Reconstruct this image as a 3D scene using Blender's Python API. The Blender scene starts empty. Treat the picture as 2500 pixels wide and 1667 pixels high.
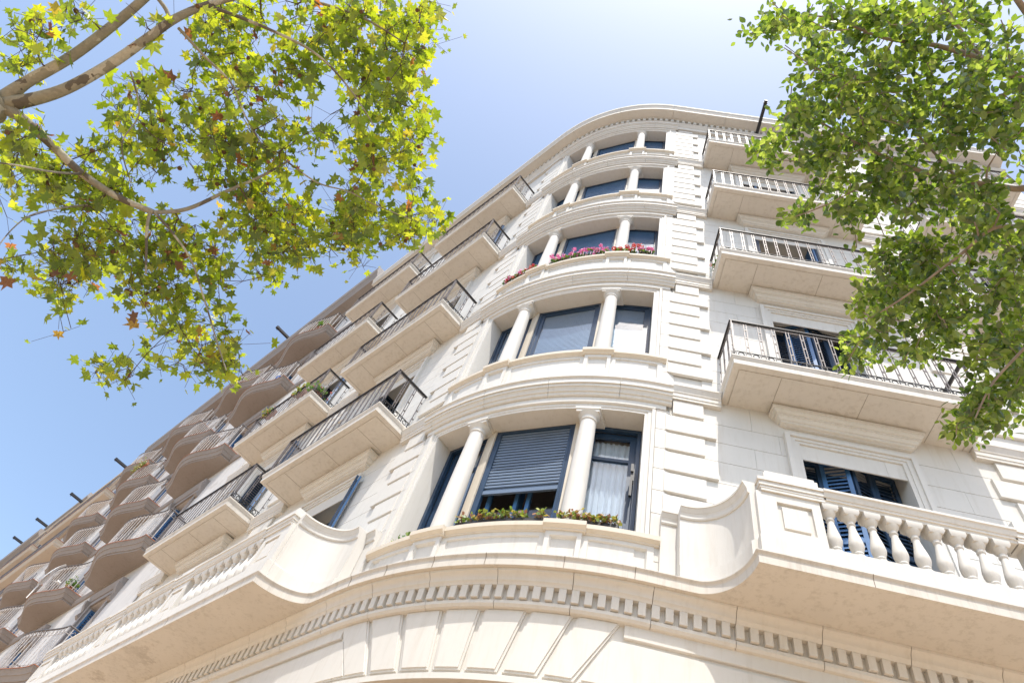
import bpy, bmesh, math, random
from mathutils import Vector, Matrix
S = math.sqrt(.5)
SC = bpy.context.scene
COL = SC.collection
random.seed(11)

# ------------------------------------------------------------------ camera
def cam_axes():
    y, p, r = math.radians(-13.247), math.radians(55.638), math.radians(21.764)
    f = Vector((math.sin(y)*math.cos(p), math.cos(y)*math.cos(p), math.sin(p)))
    rt = Vector((math.cos(y), -math.sin(y), 0)); up = rt.cross(f)
    r2 = rt*math.cos(r)+up*math.sin(r); u2 = -rt*math.sin(r)+up*math.cos(r)
    return r2, u2, f
CR, CU, CF = cam_axes()
CAM = Vector((.915, -5.432, 1.6))
cd = bpy.data.cameras.new('camera'); cam = bpy.data.objects.new('camera', cd); COL.objects.link(cam)
cam.matrix_world = Matrix(((CR.x, CU.x, -CF.x, CAM.x), (CR.y, CU.y, -CF.y, CAM.y), (CR.z, CU.z, -CF.z, CAM.z), (0, 0, 0, 1)))
cd.sensor_width = 36; cd.lens = 36*1652.154/2500; cd.clip_start = .05; cd.clip_end = 2000
SC.camera = cam

# ------------------------------------------------------------------ sky, sun, exposure
SUNDIR = Vector((.043, -.452, 1)).normalized()
w = bpy.data.worlds.new('World'); SC.world = w; w.use_nodes = True
nt = w.node_tree; bg = nt.nodes['Background']
sky = nt.nodes.new('ShaderNodeTexSky'); sky.sky_type = 'NISHITA'; sky.sun_disc = False
sky.sun_elevation = math.asin(SUNDIR.z); sky.sun_rotation = math.atan2(SUNDIR.x, SUNDIR.y)
sky.altitude = 20; sky.air_density = .82; sky.dust_density = 1.7; sky.ozone_density = .3
wb = nt.nodes.new('ShaderNodeMix'); wb.data_type = 'RGBA'; wb.blend_type = 'MULTIPLY'; wb.inputs[0].default_value = 1; wb.inputs[7].default_value = (1.03, 1.01, .93, 1)
nt.links.new(sky.outputs[0], wb.inputs[6]); nt.links.new(wb.outputs[2], bg.inputs[0]); bg.inputs[1].default_value = .15
sl = bpy.data.lights.new('sun', 'SUN'); sl.energy = 2.0; sl.angle = math.radians(.55); sl.color = (1, .955, .88)
so = bpy.data.objects.new('sun', sl); COL.objects.link(so); so.rotation_euler = SUNDIR.to_track_quat('Z', 'Y').to_euler()
SC.view_settings.view_transform = 'Standard'; SC.view_settings.look = 'None'
SC.view_settings.exposure = 1.27; SC.view_settings.gamma = 1; SC.view_settings.use_curve_mapping = False
SC.cycles.max_bounces = 10; SC.cycles.diffuse_bounces = 6; SC.cycles.transmission_bounces = 8; SC.cycles.transparent_max_bounces = 12

# ------------------------------------------------------------------ materials
def newmat(name):
    m = bpy.data.materials.new(name); m.use_nodes = True
    return m, m.node_tree, m.node_tree.nodes['Principled BSDF']
def noise(nt, scale, detail=4, vec=None, rough=.6):
    n = nt.nodes.new('ShaderNodeTexNoise'); n.inputs['Scale'].default_value = scale
    n.inputs['Detail'].default_value = detail; n.inputs['Roughness'].default_value = rough
    if vec: nt.links.new(vec, n.inputs['Vector'])
    return n
def ramp(nt, src, stops):
    r = nt.nodes.new('ShaderNodeValToRGB'); e = r.color_ramp.elements
    e[0].position, e[0].color = stops[0][0], (*stops[0][1], 1)
    e[1].position, e[1].color = stops[1][0], (*stops[1][1], 1)
    for p, c in stops[2:]:
        x = e.new(p); x.color = (*c, 1)
    nt.links.new(src, r.inputs[0]); return r
def mul(nt, a, b, fac=1):
    m = nt.nodes.new('ShaderNodeMix'); m.data_type = 'RGBA'; m.blend_type = 'MULTIPLY'
    if isinstance(fac, (int, float)): m.inputs[0].default_value = fac
    else: nt.links.new(fac, m.inputs[0])
    nt.links.new(a, m.inputs[6]); nt.links.new(b, m.inputs[7]); return m.outputs[2]
def bump(nt, b, src, strength, dist=.01):
    n = nt.nodes.new('ShaderNodeBump'); n.inputs['Strength'].default_value = strength; n.inputs['Distance'].default_value = dist
    nt.links.new(src, n.inputs['Height']); nt.links.new(n.outputs[0], b.inputs['Normal'])
def stone(name, base, stain=0., streak=.1, rough=.75, side=False):
    m, nt, b = newmat(name)
    tc = nt.nodes.new('ShaderNodeTexCoord'); P = tc.outputs['Object']
    n1 = noise(nt, 1.1, 5, P); dk = tuple(c*.93 for c in base)
    c = ramp(nt, n1.outputs[0], [(.3, dk), (.65, base)]).outputs[0]
    mp = nt.nodes.new('ShaderNodeMapping'); mp.inputs['Scale'].default_value = (9, 9, .9); nt.links.new(P, mp.inputs[0])
    n2 = noise(nt, 1.6, 5, mp.outputs[0], .7); lo = 1-streak
    c = mul(nt, c, ramp(nt, n2.outputs[0], [(.28, (lo, lo*.985, lo*.96)), (.5, (1, 1, 1))]).outputs[0])
    if stain:
        n3 = noise(nt, 1.5, 9, P, .74)
        n5 = noise(nt, .42, 2, P, .5); msk = ramp(nt, n5.outputs[0], [(.50, (0, 0, 0)), (.60, (1, 1, 1))])
        mo = msk.outputs[0]
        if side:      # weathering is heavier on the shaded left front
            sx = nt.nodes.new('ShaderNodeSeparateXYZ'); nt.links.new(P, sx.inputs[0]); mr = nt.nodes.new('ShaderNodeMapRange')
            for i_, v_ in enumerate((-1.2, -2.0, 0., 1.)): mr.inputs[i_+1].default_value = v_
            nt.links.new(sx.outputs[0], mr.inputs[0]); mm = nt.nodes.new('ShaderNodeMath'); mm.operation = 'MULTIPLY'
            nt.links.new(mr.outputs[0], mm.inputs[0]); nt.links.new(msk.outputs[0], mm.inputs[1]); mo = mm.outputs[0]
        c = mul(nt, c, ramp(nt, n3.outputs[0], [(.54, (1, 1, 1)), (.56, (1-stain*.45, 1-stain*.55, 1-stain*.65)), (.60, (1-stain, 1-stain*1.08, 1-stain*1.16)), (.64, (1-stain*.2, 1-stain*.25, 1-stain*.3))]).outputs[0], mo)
    nt.links.new(c, b.inputs['Base Color']); b.inputs['Roughness'].default_value = rough
    n4 = noise(nt, 60, 3, P); bump(nt, b, n4.outputs[0], .12, .004)
    return m
def plain(name, col, rough=.6, metal=0., var=.12, scale=8, spec=.5, bmp=0):
    m, nt, b = newmat(name)
    tc = nt.nodes.new('ShaderNodeTexCoord'); n = noise(nt, scale, 4, tc.outputs['Object'])
    c = ramp(nt, n.outputs[0], [(.3, tuple(x*(1-var) for x in col)), (.7, tuple(min(1, x*(1+var)) for x in col))])
    nt.links.new(c.outputs[0], b.inputs['Base Color']); b.inputs['Roughness'].default_value = rough
    b.inputs['Metallic'].default_value = metal; b.inputs['Specular IOR Level'].default_value = spec
    if bmp: bump(nt, b, n.outputs[0], bmp)
    return m
def leafmat(name, cols, trans=.55, tcol=None, rough=.45):
    m = bpy.data.materials.new(name); m.use_nodes = True; nt = m.node_tree; nt.nodes.clear()
    out = nt.nodes.new('ShaderNodeOutputMaterial'); at = nt.nodes.new('ShaderNodeAttribute'); at.attribute_name = 'rnd'
    r = ramp(nt, at.outputs['Fac'], cols)
    r2 = ramp(nt, at.outputs['Fac'], tcol or cols)
    d = nt.nodes.new('ShaderNodeBsdfDiffuse'); t = nt.nodes.new('ShaderNodeBsdfTranslucent'); g = nt.nodes.new('ShaderNodeBsdfGlossy')
    g.inputs['Roughness'].default_value = rough
    nt.links.new(r.outputs[0], d.inputs[0]); nt.links.new(r2.outputs[0], t.inputs[0])
    m1 = nt.nodes.new('ShaderNodeMixShader'); m1.inputs[0].default_value = trans
    nt.links.new(d.outputs[0], m1.inputs[1]); nt.links.new(t.outputs[0], m1.inputs[2])
    m2 = nt.nodes.new('ShaderNodeMixShader'); m2.inputs[0].default_value = .07
    nt.links.new(m1.outputs[0], m2.inputs[1]); nt.links.new(g.outputs[0], m2.inputs[2]); nt.links.new(m2.outputs[0], out.inputs[0])
    return m
M = {}
M['stone'] = stone('pale_limestone_render', (.67, .645, .60), 0, .08)
M['slab'] = stone('weathered_limestone', (.635, .60, .545), .14, .16)
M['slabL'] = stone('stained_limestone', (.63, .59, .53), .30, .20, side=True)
M['sill'] = stone('warm_limestone', (.67, .60, .50), 0, .05)
M['nstone'] = stone('grey_brown_render', (.30, .268, .25), .12, .12)
M['nwall'] = stone('grey_white_render', (.60, .58, .56), .2, .14)
M['tstone'] = stone('ochre_render', (.56, .50, .42), .1, .1)
M['terra'] = plain('terracotta', (.30, .135, .08), .8, var=.25)
M['blue'] = plain('shaded_blue_wood', (.018, .046, .095), .40, var=.18, scale=5)  # shutter blue with the shade of louvres and reveals put into the colour
M['blue_lit'] = plain('sunlit_blue_wood', (.06, .16, .34), .38, var=.15, scale=5)  # same blue woodwork, lightened to stand for leaves catching the light
M['blind'] = plain('grey_blue_slats', (.15, .20, .275), .45, .3, var=.08, scale=3)
M['bluefab'] = plain('blue_fabric_blind', (.07, .155, .29), .35, var=.08, scale=3)
M['paleblind'] = plain('pale_grey_slats', (.36, .45, .56), .45, .2, var=.06, scale=3)
M['seam'] = plain('shaded_joint', (.20, .16, .12), .9)
M['dark'] = plain('dark_interior', (.05, .042, .038), .9)
M['room'] = plain('brown_room_wall', (.62, .50, .44), .9, var=.05, scale=1)
M['iron'] = plain('black_iron', (.022, .022, .024), .45, .3)
M['bar'] = plain('sunlit_grey_iron', (.16, .14, .135), .42, .15, var=.35, scale=25)  # railing bars, base colour lifted above the handrail's to paint in sunlight
M['nbar'] = plain('weathered_grey_iron', (.13, .12, .12), .5, .3, var=.3, scale=20)
M['nbarl'] = plain('pale_grey_bars', (.45, .43, .42), .5, .1, var=.3, scale=20)
M['white'] = plain('white_enamel', (.80, .79, .76), .4, var=.04)
M['curtain'] = plain('white_net_curtain', (.84, .85, .87), .9, var=.04)
M['rubber'] = plain('black_plastic', (.02, .02, .022), .5)
M['soil'] = plain('potting_soil', (.06, .04, .025), .95)
def bark(name, stops, sc):
    m, nt, b = newmat(name); tc = nt.nodes.new('ShaderNodeTexCoord')
    n = noise(nt, sc, 3, tc.outputs['Object'], .5); v = nt.nodes.new('ShaderNodeTexVoronoi'); v.inputs['Scale'].default_value = sc*1.6
    mx = nt.nodes.new('ShaderNodeMix'); mx.data_type = 'VECTOR'; mx.inputs[0].default_value = .16
    nt.links.new(tc.outputs['Object'], mx.inputs[4]); nt.links.new(n.outputs['Color'], mx.inputs[5]); nt.links.new(mx.outputs[1], v.inputs['Vector'])
    sp = nt.nodes.new('ShaderNodeSeparateColor'); nt.links.new(v.outputs['Color'], sp.inputs[0])
    r = ramp(nt, sp.outputs[0], stops); r.color_ramp.interpolation = 'CONSTANT'
    n2 = noise(nt, sc*6, 5, tc.outputs['Object'])
    c = mul(nt, r.outputs[0], ramp(nt, n2.outputs[0], [(.3, (.8, .8, .8)), (.6, (1, 1, 1))]).outputs[0])
    nt.links.new(c, b.inputs['Base Color']); b.inputs['Roughness'].default_value = .85
    bump(nt, b, n2.outputs[0], .4, .01); return m
M['plane_bark'] = bark('mottled_plane_bark', [(0, (.30, .275, .21)), (.28, (.44, .41, .33)), (.52, (.13, .11, .085)), (.72, (.26, .235, .175))], 7)
M['elm_bark'] = plain('grey_brown_bark', (.25, .20, .155), .9, var=.35, scale=14, bmp=.4)
M['twig'] = plain('dark_twig_bark', (.085, .055, .045), .9, var=.3, scale=20)
M['seed'] = plain('brown_seed_fuzz', (.13, .075, .035), .95, var=.3, scale=60, bmp=.6)
M['plane_leaf'] = leafmat('plane_leaf', [(0, (.04, .08, .010)), (.55, (.09, .15, .014)), (.85, (.18, .19, .02)), (.93, (.24, .09, .03)), (.98, (.12, .055, .03))], .60,
    [(0, (.14, .22, .010)), (.3, (.36, .46, .012)), (.6, (.62, .70, .02)), (.88, (.80, .72, .03)), (.93, (.55, .20, .04)), (.98, (.24, .08, .035))])
M['elm_leaf'] = leafmat('elm_leaf', [(0, (.03, .055, .014)), (.7, (.075, .11, .02)), (1, (.14, .17, .04))], .60,
    [(0, (.07, .14, .012)), (.4, (.20, .32, .02)), (.7, (.48, .60, .05)), (1, (.72, .80, .16))], .26)
M['geranium'] = leafmat('geranium_leaf', [(0, (.07, .18, .03)), (.6, (.14, .26, .03)), (1, (.24, .32, .05))], .4)
M['dryleaf'] = leafmat('dry_and_green_leaf', [(0, (.12, .26, .04)), (.45, (.32, .40, .05)), (.62, (.52, .42, .06)), (.75, (.42, .20, .10)), (1, (.28, .14, .08))], .4)
M['pink'] = leafmat('pink_petal', [(0, (.80, .14, .42)), (1, (.90, .36, .62))], .35)
M['red'] = leafmat('red_petal', [(0, (.62, .03, .02)), (1, (.8, .08, .05))], .35)
M['coral'] = leafmat('coral_petal', [(0, (.70, .15, .12)), (1, (.82, .32, .28))], .35)
M['paving'] = plain('sunlit_beige_paving', (.46, .335, .215), .85, var=.1, scale=2)
M['asphalt'] = plain('grey_asphalt', (.11, .105, .10), .9, var=.15, scale=4)
M['metalgrey'] = plain('galvanised_steel', (.35, .35, .36), .4, .7)
def glassmat(name, col, rough=.03):
    m, nt, b = newmat(name); b.inputs['Base Color'].default_value = (*col, 1); b.inputs['Roughness'].default_value = rough
    b.inputs['Specular IOR Level'].default_value = .9; b.inputs['IOR'].default_value = 1.6; return m
def clearglass(name):
    m = bpy.data.materials.new(name); m.use_nodes = True; nt = m.node_tree; nt.nodes.clear()
    o = nt.nodes.new('ShaderNodeOutputMaterial'); t = nt.nodes.new('ShaderNodeBsdfTransparent'); g = nt.nodes.new('ShaderNodeBsdfGlossy')
    g.inputs['Roughness'].default_value = .02; f = nt.nodes.new('ShaderNodeFresnel'); ge = nt.nodes.new('ShaderNodeNewGeometry'); mi = nt.nodes.new('ShaderNodeMix'); mi.inputs[2].default_value = 1.7; mi.inputs[3].default_value = 1/1.7
    nt.links.new(ge.outputs['Backfacing'], mi.inputs[0]); nt.links.new(mi.outputs[0], f.inputs[0])
    mx = nt.nodes.new('ShaderNodeMixShader'); nt.links.new(f.outputs[0], mx.inputs[0]); nt.links.new(t.outputs[0], mx.inputs[1]); nt.links.new(g.outputs[0], mx.inputs[2])
    nt.links.new(mx.outputs[0], o.inputs[0]); t.inputs[0].default_value = (.86, .9, .93, 1); return m
M['glass'] = clearglass('window_glass')
M['darkglass'] = glassmat('dark_reflecting_glass', (.02, .028, .04))

# ------------------------------------------------------------------ mesh builder
class MB:
    def __init__(s): s.v = []; s.f = []; s.r = []
    def add(s, vs, fs, rnd=None):
        o = len(s.v); s.v += [tuple(p) for p in vs]; s.f += [tuple(i+o for i in f) for f in fs]
        if rnd is not None: s.r += [rnd]*len(fs)
    def box(s, F, x0, x1, y0, y1, z0, z1):
        P = [F(x, y, z) for z in (z0, z1) for y in (y0, y1) for x in (x0, x1)]
        s.add(P, [(0, 1, 3, 2), (4, 6, 7, 5), (0, 4, 5, 1), (2, 3, 7, 6), (0, 2, 6, 4), (1, 5, 7, 3)])
    def sweep(s, F, prof, ws):           # closed profile of (v,z) swept along w
        n = len(prof); vs = [F(w_, v, z) for w_ in ws for v, z in prof]; fs = []
        for i in range(len(ws)-1):
            for j in range(n):
                a = i*n+j; b = i*n+(j+1) % n; fs.append((a, b, b+n, a+n))
        fs.append(tuple(range(n))[::-1]); fs.append(tuple(range((len(ws)-1)*n, len(ws)*n)))
        s.add(vs, fs)
    def prism(s, pts, z0, z1):           # pts: world xy
        n = len(pts); vs = [(x, y, z0) for x, y in pts]+[(x, y, z1) for x, y in pts]
        fs = [tuple(range(n))[::-1], tuple(range(n, 2*n))]+[(i, (i+1) % n, (i+1) % n+n, i+n) for i in range(n)]
        s.add(vs, fs)
    def loft(s, loops, cap=True):        # loops: lists of 3D points (closed)
        n = len(loops[0]); vs = [p for l in loops for p in l]; fs = []
        for i in range(len(loops)-1):
            for j in range(n): fs.append((i*n+j, i*n+(j+1) % n, (i+1)*n+(j+1) % n, (i+1)*n+j))
        if cap: fs.append(tuple(range(n))[::-1]); fs.append(tuple(range((len(loops)-1)*n, len(loops)*n)))
        s.add(vs, fs)
    def lathe(s, c, prof, n=16):         # c centre (x,y), prof (r,z)
        loops = [[(c[0]+r*math.cos(2*math.pi*i/n), c[1]+r*math.sin(2*math.pi*i/n), z) for i in range(n)] for r, z in prof]
        s.loft(loops)
    def tube(s, pts, rad, n=6):
        pts = [Vector(p) for p in pts]; loops = []
        up = Vector((0, 0, 1))
        for i, p in enumerate(pts):
            d = (pts[min(i+1, len(pts)-1)]-pts[max(i-1, 0)]).normalized()
            a = d.cross(up)
            if a.length < .05: a = d.cross(Vector((1, 0, 0)))
            a.normalize(); b = d.cross(a).normalized()
            r = rad[i] if isinstance(rad, (list, tuple)) else rad
            loops.append([p+(a*math.cos(2*math.pi*k/n)+b*math.sin(2*math.pi*k/n))*r for k in range(n)])
        s.loft(loops)
    def bar(s, a, b, r, n=4):
        s.tube([a, b], r, n)
    def build(s, name, mat, parent=None, smooth=None, fix=True):
        me = bpy.data.meshes.new(name); me.from_pydata(s.v, [], s.f)
        if s.r:
            at = me.attributes.new('rnd', 'FLOAT', 'FACE'); at.data.foreach_set('value', s.r)
        if fix:
            bm = bmesh.new(); bm.from_mesh(me); bmesh.ops.recalc_face_normals(bm, faces=bm.faces); bm.to_mesh(me); bm.free()
        for m_ in (mat if isinstance(mat, list) else [mat]): me.materials.append(M[m_])
        if smooth:
            me.polygons.foreach_set('use_smooth', [True]*len(me.polygons)); me.set_sharp_from_angle(angle=math.radians(smooth))
        me.update()
        o = bpy.data.objects.new(name, me); COL.objects.link(o)
        if parent: o.parent = parent
        return o
def tag(o, label=None, cat=None, group=None, kind=None):
    if label: o['label'] = label
    if cat: o['category'] = cat
    if group: o['group'] = group
    if kind: o['kind'] = kind
    return o
def empty(name, loc, label, cat, group=None, rz=0):
    o = bpy.data.objects.new(name, None); COL.objects.link(o); o.location = loc; o.rotation_euler = (0, 0, rz)
    return tag(o, label, cat, group)
def copy_tree(o, parent=None):
    c = o.copy(); COL.objects.link(c); c.parent = parent
    for ch in list(o.children): copy_tree(ch, c)
    return c

# ------------------------------------------------------------------ plan of the corner
EB = Vector((math.cos(math.pi/8), -math.sin(math.pi/8))); NB = Vector((-math.sin(math.pi/8), -math.cos(math.pi/8)))
RW = 4.35; CC = -NB*(RW/math.cos(math.pi/8)); WT = RW*math.tan(math.pi/8)
def FW(w_, v, z):                        # along the whole wall: left (w<0), rounded corner, right (w>0)
    if w_ >= WT: return (w_, -v, z)
    if w_ <= -WT: u = -w_; return (-S*u-S*v, S*u-S*v, z)
    a = math.radians(22.5)*w_/WT; q = CC+(EB*math.sin(a)+NB*math.cos(a))*(RW+v)
    return (q.x, q.y, z)
def FR(u, v, z): return (u, -v, z)
def FL(u, v, z): return (-S*u-S*v, S*u-S*v, z)
def TN(t, n): q = EB*t+NB*n; return (q.x, q.y)
def ws(a, b, st=.09):
    pts = [a]
    lo, hi = max(a, -WT), min(b, WT)
    if lo < hi:
        n = max(1, int(math.ceil((hi-lo)/st)))
        pts += [lo+(hi-lo)*i/n for i in range(n+1)]
    pts.append(b); out = []
    for p in pts:
        if not out or p-out[-1] > 1e-5: out.append(p)
    return out
def wt(t): return WT*math.degrees(math.asin(t/(RW)))/22.5      # t on the arc face -> w
Z = {1: 6.07, 2: 9.467, 3: 12.868, 4: 16.252, 5: 19.667, 6: 23.092}
UEND = 11.14
LIPS = [-.65, -1.01, -1.37, -1.74, -2.10, -2.46, -2.82, -3.12]

# ------------------------------------------------------------------ the ground
g = MB(); g.box(lambda x, y, z: (x, y, z), -900, 900, -900, 900, -1, 0); tag(g.build('ground', 'asphalt'), kind='structure')
g = MB(); g.box(lambda x, y, z: (x, y, z), -60, 60, -13, 50, .004, .14); tag(g.build('pavement', 'paving'), kind='structure')

# ------------------------------------------------------------------ corner building
B = empty('corner_building', (0, 0, 0), 'cream stone corner apartment block with a rounded bay of columned windows and iron balconies', 'building')

def opening_ranges():
    return [(3.58, 4.83), (7.865, 9.115)]
OPN = opening_ranges()
def wall_side(F, name):
    m = MB()
    # backing skin with window openings, panels in grooved courses in front
    for k in range(1, 6):
        z0, z1 = Z[k], Z[k+1]; top = z1-.73
        for a, b in ((1.76, OPN[0][0]), (OPN[0][1], OPN[1][0]), (OPN[1][1], UEND-.02)):
            m.box(F, a, b, -.45, -.06, z0, top)
        m.box(F, 1.76, UEND-.02, -.45, -.06, top+.0005, z1-.0005)
        lips = [z1]+[z1+l for l in LIPS if z1+l > z0+.05]+[z0]
        for i in range(len(lips)-1):
            t, bt = lips[i], lips[i+1]+.008
            rng = [(2.39, OPN[0][0]-.02), (OPN[0][1]+.02, OPN[1][0]-.02), (OPN[1][1]+.02, UEND-.02)] if t <= top+.02 else [(2.39, UEND-.02)]
            for a, b in rng:
                # stagger vertical joints
                x = a; stg = .95 if i % 2 else .62
                while x < b-.3:
                    e = min(b, x+stg); stg = 1.27
                    if b-e < .35: e = b
                    m.box(F, x+.0015, e-.0015, -.06, -.045, bt, t); x = e
    m.build(name, 'stone', B)
wall_side(FR, 'wall'); wall_side(FL, 'wall')
# lower wall (ground floor and mezzanine), flat opening over the shopfront in the bay
m = MB(); WL = .01; LT = 4.86; wa = 2.35
m.sweep(FW, [(WL, LT), (WL, 5.87), (-.5, 5.87), (-.5, LT)], ws(-UEND, UEND))
for a, b in ((-UEND, -wa), (wa, UEND)): m.sweep(FW, [(WL, .14), (WL, LT-.001), (-.5, LT-.001), (-.5, .14)], ws(a, b))
m.build('ground_floor_wall', 'stone', B)
# band moulding round the opening head and voussoir blocks
m = MB(); m.sweep(FW, [(WL, 4.80), (WL+.045, 4.80), (WL+.045, 4.855), (WL+.02, 4.872), (WL, 4.872)], ws(-wa-.05, wa+.05)); m.build('lintel_moulding', 'stone', B)
def wedge(pb0, pb1, pt0, pt1, z0, z1):
    m = MB(); n = 6; A = WT/22.5
    def blk(i0, j0, v0, v1, ins):
        loops = []
        for t in range(n+1):
            f = t/n; wb = (pb0+ins*.45)+((pb1-ins*.45)-(pb0+ins*.45))*f; w2 = (pt0+ins*.45)+((pt1-ins*.45)-(pt0+ins*.45))*f
            loops.append([FW(wb*A, v0, z0+ins*.035), FW(wb*A, v1, z0+ins*.035), FW(w2*A, v1, z1-ins*.01), FW(w2*A, v0, z1-ins*.01)])
        m.loft(loops)
    blk(0, 0, WL-.01, WL+.020, .1); blk(0, 0, WL, WL+.032, .7)
    return m
bts = [-15.8, -11.5, -6.87, -2.3, 1.8, 6.3, 10.9, 15.0]; tps = [-20.6, -14.9, -9.1, -3.1, 2.25, 8.2, 13.9, 19.5]
zt = 5.52
for i in range(7):
    z1 = zt; b0, b1, t0, t1 = bts[i]+.25, bts[i+1]-.25, tps[i]+.25, tps[i+1]-.25
    if i in (0, 6):
        pass
    wedge(b0, b1, t0, t1, 4.895, z1).build('voussoir', 'stone', B, smooth=30)
A_ = WT/22.5
for sgn in (1, -1):     # long field panels beside the voussoirs, grooves between the fields
    m = MB(); stop = UEND-.4
    for (ins, v0, v1) in ((0, WL-.01, WL+.020), (.014, WL, WL+.032)):
        loops = []; a0 = 15.3+ins*20
        for lo in [a0*A_, (a0+3.1)*A_]+[q*A_ for q in (19.6, 20.6, 21.6)]+[WT, 2.6, 4.2, 6.6, 9.0, stop-ins]:
            z1 = min(5.345-ins, 4.905+ins+max(.002, (lo/A_-a0)*.143))
            loops.append([FW(sgn*lo, v0, 4.905+ins), FW(sgn*lo, v1, 4.905+ins), FW(sgn*lo, v1, z1), FW(sgn*lo, v0, z1)])
        m.loft(loops)
    m.build('wall_panel', 'stone', B, smooth=30)
    m = MB(); a, b = sorted((sgn*19.75*A_, sgn*(stop)))
    m.sweep(FW, [(WL-.01, 5.385), (WL+.026, 5.385), (WL+.032, 5.392), (WL+.032, 5.53), (WL-.01, 5.53)], ws(a, b)); m.build('wall_panel', 'stone', B, smooth=30)

# crown moulding with dentils under the first floor
def joints(a, b, step, off=0, gap=.006):
    segs = []; x = a; nx = math.ceil((a-off)/step+1e-6)*step+off
    while nx < b-.1:
        if nx-x > .15: segs.append((x, nx-gap/2)); x = nx+gap/2
        nx += step
    segs.append((x, b)); return segs
m = MB()
prof = [(WL, 5.868), (.205, 5.868), (.20, 5.845), (.175, 5.83), (.155, 5.80), (.15, 5.772), (.135, 5.76), (.125, 5.735), (WL, 5.735)]
for a, b in joints(-UEND, UEND, .756, .30): m.sweep(FW, prof, ws(a, b))
prof = [(WL, 5.60), (.075, 5.60), (.095, 5.585), (.095, 5.55), (.075, 5.525), (WL, 5.515)]
for a, b in joints(-UEND, UEND, .756, .30): m.sweep(FW, prof, ws(a, b))
m.sweep(FW, [(WL, 5.6), (.062, 5.6), (.062, 5.735), (WL, 5.735)], ws(-UEND, UEND))
m.build('crown_moulding', 'stone', B, smooth=35)
m = MB(); x = -UEND+.1
while x < 7.5:
    m.sweep(FW, [(.062, 5.733), (.062, 5.602), (.118, 5.602), (.124, 5.733)], [x, x+.072]); x += .126
m.build('dentil_course', 'stone', B)

# first floor slab: bay arc swept, then concave curve out to the straight balcony fronts
def slab_path(side):                     # right side points in (w/v) : list of (u,v) from bay to far end, for offset 0 = nose
    pts = [(2.0, .268), (2.12, .268)]
    for i in range(1, 15):
        t = math.radians(90*i/14); pts.append((2.167+.403*math.sin(t), .85-.582*math.cos(t)))
    return pts
def offset(pts, d):                      # move an open polyline to its right/left by d (2D)
    out = []
    for i, p in enumerate(pts):
        a = pts[max(i-1, 0)]; b = pts[min(i+1, len(pts)-1)]
        def nrm(p, q):
            l = math.hypot(q[0]-p[0], q[1]-p[1]) or 1; return ((q[1]-p[1])/l, -(q[0]-p[0])/l)
        n1 = nrm(a, p) if i else nrm(p, b); n2 = nrm(p, b) if i < len(pts)-1 else nrm(a, p)
        sx, sy = n1[0]+n2[0], n1[1]+n2[1]; l2 = (sx*sx+sy*sy)/2 or 1
        k = min(1/(l2), 1.0)
        out.append((p[0]+d*sx*k, p[1]+d*sy*k))
    return out
def nose_pts(side):
    s_ = slab_path(side); return s_+[(10.35, .85)]
NOSE = [(0, 6.0), (0, 5.992), (.005, 5.984), (.013, 5.974), (.019, 5.963), (.021, 5.955), (.021, 5.872), (.026, 5.87)]
def first_floor():
    m = MB(); arc = [w_ for w_ in ws(-WT, WT)]
    def plan(d):
        R = [FR(*p, 0)[:2] for p in [(1.81, .268-d)]+offset(nose_pts(1), d)]
        L = [FL(*p, 0)[:2] for p in [(1.81, .268-d)]+offset(nose_pts(1), d)]
        A = [FW(w_, .268-d, 0)[:2] for w_ in arc]
        Re = FR(10.35-d, 0, 0)[:2]; Le = FL(10.35-d, 0, 0)[:2]
        return [FL(10.35-d, .06, 0)[:2]]+L[::-1]+A[1:-1]+R+[FR(10.35-d, .06, 0)[:2]]
    # outer strip as quads, soffit as quads to the wall line
    loops = [[(x, y, z) for x, y in plan(d)] for d, z in NOSE]
    n = len(loops[0])
    for i in range(len(loops)-1):
        m.add(loops[i]+loops[i+1], [(j, j+1, n+j+1, n+j) for j in range(n-1)])
    inner = []
    for p in plan(.026):
        inner.append(p)
    # wall line points paired with path
    wl = []
    for side, F in ((0, FL), (2, FR)):
        pass
    R = [(1.81, 0)]+offset(nose_pts(1), .026); A = arc
    wallp = [FL(10.35, -.06, 0)[:2]]+[FL(max(u, 1.81), -.06, 0)[:2] for u, v in R[::-1]]+[FW(w_, -.06, 0)[:2] for w_ in A[1:-1]]+[FR(max(u, 1.81), -.06, 0)[:2] for u, v in R]+[FR(10.35, -.06, 0)[:2]]
    for zz in (5.87,):
        m.add([(x, y, zz) for x, y in inner]+[(x, y, zz) for x, y in wallp], [(j, j+1, n+j+1, n+j) for j in range(n-1)])
    top = [(x, y) for x, y in plan(0)]
    m.add([(x, y, 6.0) for x, y in top]+[(x, y, 6.0) for x, y in wallp], [(j, j+1, n+j+1, n+j) for j in range(n-1)])
    return m
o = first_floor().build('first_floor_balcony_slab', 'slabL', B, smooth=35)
# joints drawn as thin open cuts are modelled by slender dark seams set in the nose
m = MB()
for w_ in (-4.6, -3.2, -1.55, -1.02, -.42, .16, .95, 1.62, 3.55, 4.95):
    m = MB(); o_ = 0.27 if abs(w_) < 2 else .85
    m.sweep(lambda a, v, z: FW(a, v, z), [(o_+.0012, 5.999), (o_+.0012, 5.99), (o_-.0115, 5.974), (o_-.0195, 5.957), (o_-.0195, 5.8725), (o_-.06, 5.8725), (o_-.06, 5.999)], [w_, w_+.005]); m.build('slab_joint', 'seam', B)

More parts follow.
